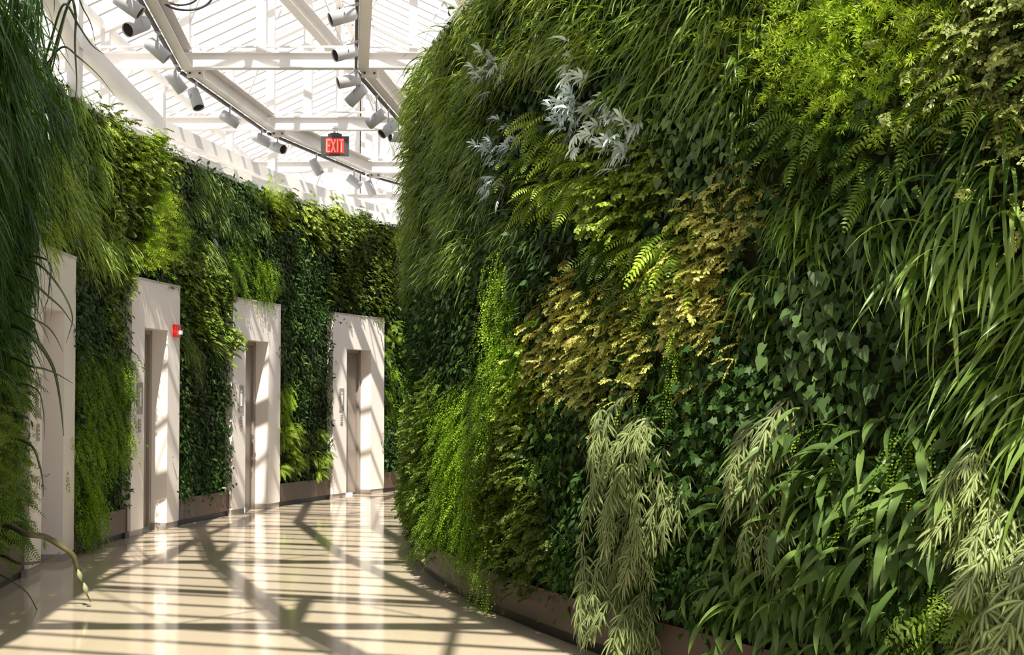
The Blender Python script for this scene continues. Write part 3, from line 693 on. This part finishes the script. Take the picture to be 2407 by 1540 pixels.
COUNT = {}
def plant(kind, path, t, z, label, group, scale=1.0, color=(1, 1, 1), off=-0.07, tilt=0.25):
    if path is LW and kind in ('mix', 'grass', 'ivy', 'maiden'): kind += '_l'
    if kind == 'ribbon': scale *= .88
    x, y = path.pos(t, off); n = path.nrm(t); rz = math.atan2(n[1], n[0]) + random.gauss(0, .18)
    if kind == 'ribbon':
        v = RIB[random.randrange(NV)]
        o = empty('ribbon_fern'); a = bpy.data.objects.new('leaves', v[0]); b = bpy.data.objects.new('stems', v[1])
        for q in (a, b): COL.objects.link(q); q.parent = o; q.color = (*color, 1)
        cat = 'fern'
    else:
        nm, cat, ms = KIND[kind]; o = bpy.data.objects.new(nm, ms[random.randrange(NV)]); COL.objects.link(o)
    sc_ = scale * random.uniform(.82, 1.18); o.scale = (sc_, sc_ * random.choice((-1, 1)) if kind != 'x' else sc_, sc_)
    dx = random.uniform(-.07, .07); x += n[0] * dx; y += n[1] * dx
    o.location = (x, y, z); o.rotation_euler = (random.gauss(0, tilt), random.gauss(0, .12), rz)
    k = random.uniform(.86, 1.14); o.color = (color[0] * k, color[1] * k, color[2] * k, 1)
    tag(o, label, cat, group); COUNT[kind] = COUNT.get(kind, 0) + 1
    return o

# patch: wall, kind, cx, cy, rx, ry (where it is seen), scale, colour (leaf tint, partly painted sun or shade), label
Y_ = (1.25, 1.15, .8); D_ = (.62, .68, .6); DD = (.42, .5, .42); B_ = (1.7, 1.6, 1.0)  # leaf tints: B_ paints in sun; D_, DD darken leaves, also as painted shade
PATCH_R = [
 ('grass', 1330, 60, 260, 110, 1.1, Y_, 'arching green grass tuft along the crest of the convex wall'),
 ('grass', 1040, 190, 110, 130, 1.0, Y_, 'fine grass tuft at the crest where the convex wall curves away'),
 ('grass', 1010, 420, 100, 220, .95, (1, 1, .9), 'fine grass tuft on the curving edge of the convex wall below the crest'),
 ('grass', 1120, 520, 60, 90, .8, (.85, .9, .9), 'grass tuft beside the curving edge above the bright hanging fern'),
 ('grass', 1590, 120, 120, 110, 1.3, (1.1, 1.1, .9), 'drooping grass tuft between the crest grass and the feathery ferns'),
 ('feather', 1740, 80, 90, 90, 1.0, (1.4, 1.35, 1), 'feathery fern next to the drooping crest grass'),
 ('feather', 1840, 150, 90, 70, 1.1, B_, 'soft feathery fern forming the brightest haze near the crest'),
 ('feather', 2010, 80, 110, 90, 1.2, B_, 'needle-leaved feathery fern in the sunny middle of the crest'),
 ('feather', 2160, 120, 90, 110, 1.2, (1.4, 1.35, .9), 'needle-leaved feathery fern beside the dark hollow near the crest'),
 ('bronze', 2320, 100, 110, 110, 1.3, (.55, .62, .6), 'dull bronze clump at the upper outer corner of the convex wall'),
 ('fern', 2330, 230, 90, 60, 1.0, (.6, .65, .6), 'dim fern below the dull bronze clump'),
 ('bronze', 2360, 400, 80, 90, 1.2, (1.15, 1.2, 1.2), 'pale golden clump at the outer edge above the coarse grass'),
 ('fern', 2120, 260, 110, 60, .9, (.75, .75, .6), 'small dim fern under the needle-leaved ferns'),
 ('fern', 1880, 280, 120, 60, .9, (.5, .55, .5), 'dark fern in the hollow under the soft feathery fern'),
 ('silver', 1150, 190, 28, 45, 1.0, (1, 1, 1), 'silvery lobed plant amid fine grass near the crest'),
 ('silver', 1340, 195, 36, 22, 1.0, (1.1, 1.1, 1.0), 'pale silver plant highest in the middle of the convex wall'),
 ('silver', 1345, 270, 30, 45, 1.1, (.95, 1.0, 1.1), 'blue-silver plant above the brightest silver leaves'),
 ('silver', 1390, 310, 34, 60, 1.1, (1.2, 1.2, 1.1), 'brightest silver-leaved plant in the middle of the convex wall'),
 ('silver', 1465, 340, 26, 50, 1.0, (1, 1, 1), 'silver plant closest to the heart-shaped leaves'),
 ('silver', 1160, 345, 30, 28, .8, (.9, .95, 1), 'small silver plant among ferns by the curving edge'),
 ('silver', 1170, 450, 10, 20, .7, (.9, .95, 1), 'tiny silver sprig under the small silver plant'),
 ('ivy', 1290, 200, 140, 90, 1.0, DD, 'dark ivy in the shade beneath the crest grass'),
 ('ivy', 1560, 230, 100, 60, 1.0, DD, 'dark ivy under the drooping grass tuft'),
 ('fern', 1240, 350, 110, 60, .9, (1.1, 1.05, .9), 'fern with arching fronds beneath the silver plants'),
 ('fern', 1300, 450, 120, 50, .85, (1.2, 1.15, .9), 'bright fern below the silver-leaved plants'),
 ('mix', 1440, 400, 80, 60, .9, (1.15, 1.15, .8), 'yellow-green creeper between the silver plants and heart leaves'),
 ('heart', 1580, 330, 80, 110, 1.0, (.85, .9, .9), 'heart-leaved plant below the drooping grass'),
 ('heart', 1570, 480, 70, 90, 1.15, (1.1, 1.1, 1.1), 'larger heart-leaved plant beside the golden clump'),
 ('heart', 1650, 250, 40, 110, .9, (1.2, 1.25, 1.2), 'paler heart-leaved plant climbing towards the feathery fern'),
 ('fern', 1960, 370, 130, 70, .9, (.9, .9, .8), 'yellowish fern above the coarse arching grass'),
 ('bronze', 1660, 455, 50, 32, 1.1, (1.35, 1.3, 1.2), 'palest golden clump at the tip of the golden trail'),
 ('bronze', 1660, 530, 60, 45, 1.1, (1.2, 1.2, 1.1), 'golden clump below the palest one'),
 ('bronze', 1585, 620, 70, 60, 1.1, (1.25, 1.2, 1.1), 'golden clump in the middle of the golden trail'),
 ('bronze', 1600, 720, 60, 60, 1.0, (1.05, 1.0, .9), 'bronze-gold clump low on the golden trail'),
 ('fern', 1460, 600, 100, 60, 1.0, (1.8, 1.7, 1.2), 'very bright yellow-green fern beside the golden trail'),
 ('mix', 1450, 510, 80, 50, 1.0, (1.4, 1.35, .9), 'bright creeper between the heart leaves and the yellow-green fern'),
 ('feather', 1500, 730, 45, 60, .9, (1.1, 1.05, .9), 'feathery fern wedged below the yellow-green fern'),
 ('maiden', 1510, 840, 45, 75, 1.0, (1.15, 1.15, .9), 'soft green maidenhair below the golden trail'),
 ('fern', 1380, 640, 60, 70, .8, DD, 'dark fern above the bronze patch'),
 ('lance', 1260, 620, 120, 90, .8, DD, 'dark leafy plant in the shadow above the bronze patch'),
 ('bronze', 1260, 760, 70, 60, 1.0, (.95, .85, .7), 'bronze-tipped clump at the upper corner of the bronze patch'),
 ('bronze', 1380, 790, 80, 70, 1.05, (1.1, 1.1, .9), 'yellow-bronze clump in the middle of the bronze patch'),
 ('bronze', 1350, 900, 110, 50, 1.0, (.85, .85, .7), 'olive-bronze clump at the foot of the bronze patch'),
 ('mix', 1210, 870, 50, 70, .9, (1.1, 1.15, .8), 'fresh green creeper beside the foot of the bronze patch'),
 ('maiden', 1140, 660, 34, 60, 1.0, (1.4, 1.4, 1.0), 'brilliant maidenhair at the head of the hanging strand'),
 ('maiden', 1130, 770, 45, 80, 1.0, (1.3, 1.35, 1.0), 'brilliant maidenhair midway down the hanging strand'),
 ('maiden', 1135, 890, 35, 70, 1.0, (1.1, 1.15, .9), 'maidenhair at the foot of the hanging strand'),
 ('maiden', 1055, 950, 38, 50, .9, (1.35, 1.35, 1.0), 'brilliant maidenhair at the head of the lower strand by the curving edge'),
 ('maiden', 1060, 1080, 45, 110, 1.0, (1.1, 1.15, .9), 'maidenhair midway down the lower strand by the curving edge'),
 ('maiden', 1055, 1240, 45, 110, 1.0, (.95, 1.05, .9), 'maidenhair trailing at the foot of the curving edge'),
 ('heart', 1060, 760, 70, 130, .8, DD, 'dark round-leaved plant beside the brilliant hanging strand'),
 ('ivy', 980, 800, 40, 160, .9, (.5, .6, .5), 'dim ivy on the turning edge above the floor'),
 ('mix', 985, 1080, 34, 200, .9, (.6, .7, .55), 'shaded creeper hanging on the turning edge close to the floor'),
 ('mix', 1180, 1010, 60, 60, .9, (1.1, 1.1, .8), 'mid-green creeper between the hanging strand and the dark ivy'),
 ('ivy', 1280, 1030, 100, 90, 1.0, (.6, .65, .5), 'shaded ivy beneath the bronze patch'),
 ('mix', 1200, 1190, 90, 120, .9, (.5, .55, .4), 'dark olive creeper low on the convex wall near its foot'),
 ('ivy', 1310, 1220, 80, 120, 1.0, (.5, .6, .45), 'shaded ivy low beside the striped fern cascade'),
 ('ribbon', 1480, 1000, 60, 60, 1.15, (1.0, 1.0, 1.0), 'striped ribbon fern at the head of the cascade'),
 ('ribbon', 1450, 1120, 80, 60, 1.15, (.95, .95, .95), 'striped ribbon fern in the upper half of the cascade'),
 ('ribbon', 1470, 1240, 80, 60, 1.1, (.85, .85, .85), 'striped ribbon fern midway down the cascade'),
 ('ribbon', 1440, 1350, 80, 50, 1.15, (.9, .9, .9), 'striped ribbon fern near the planter trough'),
 ('ribbon', 1470, 1420, 50, 30, 1.1, (.85, .85, .85), 'striped ribbon fern trailing over the planter trough'),
 ('ribbon', 1790, 970, 75, 60, 1.1, (1.0, 1.0, 1.0), 'striped ribbon fern below the round-leaved plants'),
 ('ribbon', 1780, 1090, 60, 60, 1.1, (.85, .85, .8), 'striped ribbon fern midway between the two ribbon fern cascades'),
 ('ribbon', 1800, 1190, 60, 40, 1.1, (.75, .75, .7), 'dim striped ribbon fern above the lance leaves'),
 ('ribbon', 2310, 1090, 80, 80, 1.1, (1.1, 1.1, 1.0), 'sunlit striped ribbon fern on the outer side of the wall'),
 ('ribbon', 2340, 1220, 70, 60, 1.1, (1.0, 1.0, .95), 'striped ribbon fern under the sunlit one'),
 ('ribbon', 2350, 1400, 80, 90, 1.25, (.9, .9, .85), 'striped ribbon fern lowest at the outer corner'),
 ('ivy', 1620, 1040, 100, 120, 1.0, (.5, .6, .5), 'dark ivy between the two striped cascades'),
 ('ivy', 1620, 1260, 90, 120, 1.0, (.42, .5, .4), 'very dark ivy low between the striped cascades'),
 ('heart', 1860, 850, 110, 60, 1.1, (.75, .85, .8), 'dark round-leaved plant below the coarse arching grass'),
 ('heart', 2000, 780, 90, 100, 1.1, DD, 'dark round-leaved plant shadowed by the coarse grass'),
 ('maiden', 1990, 1000, 45, 40, 1.1, (1.0, 1.05, .8), 'small maidenhair above the lance leaves'),
 ('maiden', 2110, 1040, 50, 70, 1.0, (.8, .85, .65), 'maidenhair beside the sunlit striped fern'),
 ('maiden', 2110, 1430, 45, 70, 1.2, (.8, .9, .65), 'maidenhair hanging over the trough at the outer side'),
 ('fern', 2200, 1420, 80, 80, 1.1, (.6, .65, .45), 'fern low beside the last striped fern'),
 ('lance', 1900, 1120, 130, 90, 1.25, (.75, .8, .75), 'lance-leaved plant under the small maidenhair'),
 ('lance', 1740, 1340, 100, 90, 1.25, (.75, .8, .7), 'lance-leaved plant just above the planter trough'),
 ('lance', 1930, 1300, 130, 90, 1.3, (.85, .9, .8), 'lance-leaved plant in the middle of the lower wall'),
 ('lance', 2130, 1260, 100, 100, 1.3, (.85, .9, .8), 'lance-leaved plant next to the outer striped ferns'),
 ('lance', 1950, 1400, 130, 50, 1.25, (.7, .75, .7), 'lance-leaved plant lowest above the trough'),
 ('blade', 1830, 450, 110, 60, 1.25, (1.15, 1.15, .8), 'coarse arching grass tuft at the top of the coarse grass sweep'),
 ('blade', 1740, 600, 90, 70, 1.0, (.95, 1.0, .8), 'coarse grass tuft beside the golden trail'),
 ('blade', 1880, 620, 90, 80, 1.2, (.95, 1.0, .9), 'coarse grass tuft with glinting blades in the middle of the sweep'),
 ('blade', 2080, 430, 120, 70, 1.2, (.8, .9, .85), 'coarse grass tuft in shade beneath the small ferns'),
 ('blade', 2180, 560, 110, 90, 1.25, (1.0, 1.05, .95), 'coarse pale-bladed grass tuft on the outer half of the wall'),
 ('blade', 2320, 560, 80, 70, 1.2, (1.1, 1.15, 1.0), 'coarse grass tuft under the golden clump at the outer edge'),
 ('blade', 2240, 730, 130, 80, 1.3, (1.0, 1.05, .95), 'coarse grass tuft halfway down the outer side'),
 ('blade', 2330, 850, 80, 90, 1.3, (1.1, 1.1, 1.0), 'coarse grass tuft with pale blades above the sunlit striped fern'),
 ('blade', 2200, 900, 90, 70, 1.15, (.75, .85, .75), 'coarse grass tuft over the maidenhair'),
 ('blade', 2360, 980, 50, 60, 1.2, (1.15, 1.15, 1.05), 'coarse grass tuft lowest on the outer edge'),
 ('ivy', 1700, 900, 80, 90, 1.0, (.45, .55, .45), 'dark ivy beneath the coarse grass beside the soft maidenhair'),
]
PATCH_L = [
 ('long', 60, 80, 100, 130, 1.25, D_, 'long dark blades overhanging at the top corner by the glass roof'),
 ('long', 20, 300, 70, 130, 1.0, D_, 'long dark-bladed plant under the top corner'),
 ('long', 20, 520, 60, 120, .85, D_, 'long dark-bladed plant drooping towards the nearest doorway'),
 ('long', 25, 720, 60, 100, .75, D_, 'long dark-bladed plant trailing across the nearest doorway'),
 ('fern', 20, 900, 60, 110, .8, D_, 'shaded fern beside the nearest doorway'),
 ('feather', 20, 1080, 60, 110, .9, (.7, .75, .7), 'shaded feathery fern low beside the nearest doorway'),
 ('fern', 15, 1270, 50, 110, .85, (.7, .8, .7), 'shaded fern lowest beside the nearest doorway'),
 ('grass', 205, 250, 55, 100, 1.0, (1.7, 1.6, 1.2), 'sunlit grass tuft at the crest above the nearest doorway'),  # sun on these three grass patches is painted in by brighter tints
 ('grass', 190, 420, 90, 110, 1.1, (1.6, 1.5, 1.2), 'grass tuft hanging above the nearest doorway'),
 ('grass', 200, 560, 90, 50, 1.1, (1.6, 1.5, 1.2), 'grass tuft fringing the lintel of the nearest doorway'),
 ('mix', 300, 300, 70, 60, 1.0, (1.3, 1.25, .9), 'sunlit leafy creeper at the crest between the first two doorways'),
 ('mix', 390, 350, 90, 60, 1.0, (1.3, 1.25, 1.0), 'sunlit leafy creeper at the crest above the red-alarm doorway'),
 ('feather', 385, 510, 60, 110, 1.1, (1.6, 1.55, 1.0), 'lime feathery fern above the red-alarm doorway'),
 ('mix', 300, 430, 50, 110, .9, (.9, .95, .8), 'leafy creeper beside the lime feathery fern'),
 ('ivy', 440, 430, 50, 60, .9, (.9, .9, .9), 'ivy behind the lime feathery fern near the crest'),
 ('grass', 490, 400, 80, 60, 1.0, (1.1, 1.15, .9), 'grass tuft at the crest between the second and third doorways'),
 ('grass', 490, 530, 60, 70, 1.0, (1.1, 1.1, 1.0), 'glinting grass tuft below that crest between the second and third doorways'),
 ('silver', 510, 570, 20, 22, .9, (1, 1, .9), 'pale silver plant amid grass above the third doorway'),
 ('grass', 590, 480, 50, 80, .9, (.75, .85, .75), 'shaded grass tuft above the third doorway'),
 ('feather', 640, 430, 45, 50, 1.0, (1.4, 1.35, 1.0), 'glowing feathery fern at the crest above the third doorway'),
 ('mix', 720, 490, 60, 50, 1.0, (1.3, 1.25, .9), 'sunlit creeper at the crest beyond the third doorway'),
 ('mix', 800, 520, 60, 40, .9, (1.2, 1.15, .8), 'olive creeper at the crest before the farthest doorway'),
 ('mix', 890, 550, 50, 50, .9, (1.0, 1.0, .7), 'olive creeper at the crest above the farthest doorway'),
 ('ivy', 720, 600, 80, 60, .8, (1.1, 1.1, .9), 'small-leaved ivy above the gap before the farthest doorway'),
 ('mix', 860, 650, 80, 60, .8, (.6, .6, .45), 'dark olive creeper above the farthest doorway lintel'),
 ('maiden', 610, 620, 50, 80, .9, (.9, .95, .7), 'maidenhair hanging above the third doorway lintel'),
 ('mix', 470, 660, 60, 80, .9, (.95, 1.0, .8), 'creeper beside the upper surround of the red-alarm doorway'),
 ('grass', 450, 800, 50, 60, .8, (1.0, 1.0, .9), 'grass tuft hanging between the second and third doorways'),
 ('heart', 470, 930, 50, 70, .7, DD, 'dark round-leaved plant between the second and third doorways'),
 ('ivy', 470, 1090, 50, 70, .9, (.7, .8, .7), 'glossy ivy low between the second and third doorways'),
 ('ivy', 240, 720, 50, 80, 1.0, DD, 'dark ivy between the first two doorways'),
 ('maiden', 230, 860, 45, 70, 1.0, (.7, .75, .5), 'dim maidenhair between the first two doorways'),
 ('maiden', 220, 990, 45, 70, 1.1, (1.1, 1.15, .8), 'bright maidenhair cascading between the first two doorways'),
 ('maiden', 215, 1120, 40, 70, 1.1, (1.25, 1.3, .9), 'brightest maidenhair low between the first two doorways'),
 ('ivy', 275, 1130, 18, 70, .8, (.5, .6, .5), 'dark ivy against the red-alarm doorway surround'),
 ('mix', 300, 700, 18, 60, .8, (1.2, 1.2, .9), 'creeper spilling over the corner of the red-alarm doorway'),
 ('ivy', 730, 730, 60, 70, .8, (.9, .95, .8), 'ivy between the third and farthest doorways'),
 ('lance', 720, 850, 60, 60, .7, (.7, .75, .6), 'leafy plant between the third and farthest doorways'),
 ('maiden', 690, 930, 30, 50, .8, (1.3, 1.3, .9), 'glowing maidenhair beside the third doorway'),
 ('fern', 715, 1060, 50, 60, .7, (1.4, 1.3, 1.0), 'glowing fern low beside the farthest doorway'),
 ('ivy', 750, 960, 40, 50, .8, (.6, .7, .5), 'dark ivy beside the farthest doorway'),
 ('fern', 925, 780, 30, 50, .7, (1.1, 1.1, .9), 'fern high beyond the farthest doorway'),
 ('maiden', 925, 920, 28, 70, .8, (1.3, 1.3, .9), 'glowing maidenhair beyond the farthest doorway'),
 ('ivy', 930, 1050, 28, 50, .8, (.8, .9, .8), 'glossy ivy low beyond the farthest doorway'),
]
def blocked(t, z):                       # plants stay off the doorways, but may overhang the top and near edge a little
    for a, b in PORT:
        if a - .05 < t < b + .06 and z < PH + .10: return True
    return False

def fill(path, patches, lo, hi, area, spacing, right):
    """scatter plants over the wall on a jittered grid; the kind and colour come from the patch the spot lies in"""
    P2 = []
    for p in patches:
        t, z = path.hit(p[1], p[2], lo, hi); ta, _ = path.hit(p[1] - p[3], p[2], lo, hi); tb, _ = path.hit(p[1] + p[3], p[2], lo, hi)
        y = path.pos(t, .12)[1]; za = at_depth(p[1], p[2] - p[4], y).z; zb = at_depth(p[1], p[2] + p[4], y).z
        P2.append((t, z, max(.10, abs(tb - ta) / 2), max(.10, abs(za - zb) / 2), p))
    used = [0] * len(P2)
    t = lo; spots = []
    while t < hi:
        z = area[0]; k = 0
        while z < area[1]:
            spots.append((t + random.uniform(-.5, .5) * spacing, z + random.uniform(-.5, .5) * spacing)); z += spacing
        t += spacing
    for (t, z) in spots:
        z = min(z, TOP - .02)
        if not right and blocked(t, z): continue
        best = min(range(len(P2)), key=lambda i: ((t - P2[i][0]) / P2[i][2]) ** 2 + ((z - P2[i][1]) / P2[i][3]) ** 2 + random.uniform(0, 1.1))
        p = P2[best][4]
        if random.random() < {'blade': .26, 'grass': .2, 'long': .05}.get(p[0], .10): continue
        used[best] += 1
        plant(p[0], path, t, z, p[7], p[7] + ', one of its clump', p[5], p[6])
    for i, (t, z, a, b, p) in enumerate(P2):
        if p[0] in ('silver', 'ribbon') and right:
            for k in range(2):
                used[i] += 1; plant(p[0], path, t + random.uniform(-.5, .5) * a, z + random.uniform(-.5, .5) * b, p[7], p[7] + ', one of its clump', p[5] * (.95 if p[0] == 'silver' else .85), p[6], off=.05 if p[0] == 'silver' else -.02)
        if used[i] == 0 and (right or not blocked(t, z)): plant(p[0], path, t, z, p[7], None, p[5], p[6])

fill(RW, PATCH_R, R_LO, R_HI, (0.50, TOP - .02), 0.215, True)
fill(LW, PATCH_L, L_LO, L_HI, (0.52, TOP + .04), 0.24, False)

# overhanging plants at the top corner nearest the viewer
for k, (yy, zz, of) in enumerate([(8.3, 4.5, .15), (8.7, 4.45, .25), (9.0, 4.5, .3), (9.3, 4.45, .28), (8.6, 4.2, .2), (9.1, 4.15, .15)]):
    plant('long', LW, LW.s_of_y(yy), zz, PATCH_L[0][7], PATCH_L[0][7] + ', one of its clump', .9, D_, off=of)
for k, (yy, zz, of, kd) in enumerate([(7.7, .42, .02, 'fern'), (8.1, .36, .05, 'maiden'), (8.5, .42, .0, 'fern'), (8.9, .4, .02, 'fern'), (9.3, .4, .02, 'maiden'), (9.8, .42, 0, 'fern'), (7.9, .62, .05, 'fern'), (7.5, .3, .1, 'maiden')]):
    plant(kd, LW, LW.s_of_y(yy), zz, 'shaded fern or trailing strand hanging over the trough nearest the viewer', 'low ferns over the nearest trough', .9, D_, off=of)

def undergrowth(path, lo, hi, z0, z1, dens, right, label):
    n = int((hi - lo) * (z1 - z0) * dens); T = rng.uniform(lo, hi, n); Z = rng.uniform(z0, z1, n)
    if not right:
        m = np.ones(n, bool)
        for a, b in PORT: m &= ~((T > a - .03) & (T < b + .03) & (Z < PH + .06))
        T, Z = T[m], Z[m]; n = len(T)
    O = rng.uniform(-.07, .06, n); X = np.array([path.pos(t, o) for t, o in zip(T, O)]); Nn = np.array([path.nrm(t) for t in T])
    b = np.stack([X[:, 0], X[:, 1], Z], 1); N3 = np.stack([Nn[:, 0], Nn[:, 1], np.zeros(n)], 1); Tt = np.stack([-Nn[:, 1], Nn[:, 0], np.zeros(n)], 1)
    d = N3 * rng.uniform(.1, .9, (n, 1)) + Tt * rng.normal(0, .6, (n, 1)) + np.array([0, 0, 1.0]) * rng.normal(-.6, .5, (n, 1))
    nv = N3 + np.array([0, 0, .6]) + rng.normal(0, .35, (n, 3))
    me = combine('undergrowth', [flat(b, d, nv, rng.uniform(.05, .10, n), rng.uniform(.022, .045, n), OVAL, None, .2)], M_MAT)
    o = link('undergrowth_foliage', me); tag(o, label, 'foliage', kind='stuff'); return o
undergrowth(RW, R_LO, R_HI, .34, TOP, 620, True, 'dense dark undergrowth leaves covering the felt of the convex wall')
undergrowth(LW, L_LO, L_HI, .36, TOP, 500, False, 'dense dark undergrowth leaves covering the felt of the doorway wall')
# loose blades and twigs reaching out of the shaded plants by the nearest doorway
M_TWIG = simple('dark_bare_stem', (0.07, 0.07, 0.03), 0.6, noise=0.4, scale=40)
M_DBLADE = simple('dark_dangling_blade', (0.05, 0.075, 0.03), 0.45, noise=0.3, scale=20)
def reach(name, label, cat, pts, y, wpx, mat, nm='blade', pods=()):
    P3 = [at_depth(px, py, y + .04 * k) for k, (px, py) in enumerate(pts)]
    t, z = LW.hit(pts[0][0] - 45, pts[0][1] - 15, L_LO, L_HI, 0.0); z = min(z, TOP - .05); x0, y0 = LW.pos(t, -.06)
    r0 = Vector((x0, y0, z)); P3 = [r0, (r0 + P3[0]) / 2 + Vector((0, 0, .03))] + P3
    q = catmull([tuple(p - r0) for p in P3], 6); n = len(q); root = empty(name, r0); tag(root, label, cat)
    m_ = MB(); wr = wpx * y / F / 2
    m_.tube([Vector(p) for p in q], [wr * (1 - .85 * (k / (n - 1)) ** 2) for k in range(n)], 8)
    m_.build(nm, mat, root)
    for (px, py, rp_, ln, dx, dy) in pods:
        c = at_depth(px, py, y + .16) - r0; ax = Vector((dx, 0, -dy)).normalized(); r_ = rp_ * y / F; l_ = ln * y / F
        mm = MB(); mm.tube([c + ax * l_ * (k / 8 - .5) for k in range(9)], [max(.001, r_ * v) for v in (.15, .45, .7, .9, 1.0, .95, .75, .45, .1)], 10); mm.build('seed_pod', M_POD, root)
BL = [
 ([(77, 664), (112, 695), (145, 725), (177, 770)], 8, 'long dark blade crossing the upper corner of the nearest doorway'),
 ([(118, 620), (116, 670), (111, 709), (93, 743)], 5, 'thin blade hanging straight down over the nearest doorway lintel'),
 ([(102, 630), (136, 670), (159, 709), (170, 743), (168, 766), (155, 807)], 6, 'curling blade bending back over the nearest doorway opening'),
 ([(75, 748), (109, 766), (130, 791), (148, 827)], 6, 'blade arching across the opening of the nearest doorway'),
 ([(70, 785), (102, 823), (127, 870), (141, 940), (150, 1025)], 12, 'thickest blade sweeping down across the nearest doorway'),
 ([(70, 860), (105, 868), (135, 880), (172, 902)], 7, 'blade reaching sideways across the nearest doorway'),
 ([(90, 920), (101, 960), (104, 1000), (104, 1035)], 4, 'short thin stem hanging before the middle of the nearest doorway'),
 ([(76, 1050), (92, 1090), (100, 1130), (102, 1168)], 7, 'short drooping blade low on the nearest doorway surround'),
 ([(25, 1365), (62, 1392), (85, 1430), (98, 1465), (101, 1500)], 4, 'thin bare stem hanging over the sunlit floor'),
 ([(165, 0), (178, 40), (176, 100), (180, 200), (170, 270)], 8, 'long blade dangling below the top corner against the roof'),
 ([(150, 10), (185, 60), (215, 105), (245, 128)], 7, 'long blade arching out against the white roof glass'),
 ([(150, 110), (185, 135), (230, 175), (270, 225)], 6, 'long blade reaching over the sunlit sedge crest'),
 ([(170, -20), (195, 20), (215, 60), (225, 110)], 5, 'slender blade curving down highest against the roof glass'),
]
for pts, wpx, lab in BL: reach('dangling_blade' if wpx != 4 else 'bare_stem', lab, 'plant_strand', pts, 9.2, wpx, M_TWIG if wpx == 4 else M_DBLADE)  # single blades and thin stems of the near plants, no climbing plant
reach('seed_pod_twig', 'knobbly green twig with seed pods drooping over the floor', 'twig', [(60, 1255), (105, 1262), (140, 1282), (170, 1303), (180, 1328), (186, 1350), (192, 1372), (203, 1395), (213, 1415)], 9.2, 15, M_BARK, 'stem',
      [(187, 1352, 6.5, 30, .3, 1), (201, 1384, 6.5, 30, .3, 1), (127, 1272, 8, 20, 1, .4), (106, 1282, 4.5, 26, .1, 1)])
reach('drooping_twig', 'dark leaf stalk just below the seed pod twig', 'twig', [(45, 1324), (90, 1322), (118, 1314), (142, 1298)], 9.2, 9, M_BARK, 'stem')
print('PLANTS', COUNT, len(bpy.data.objects))
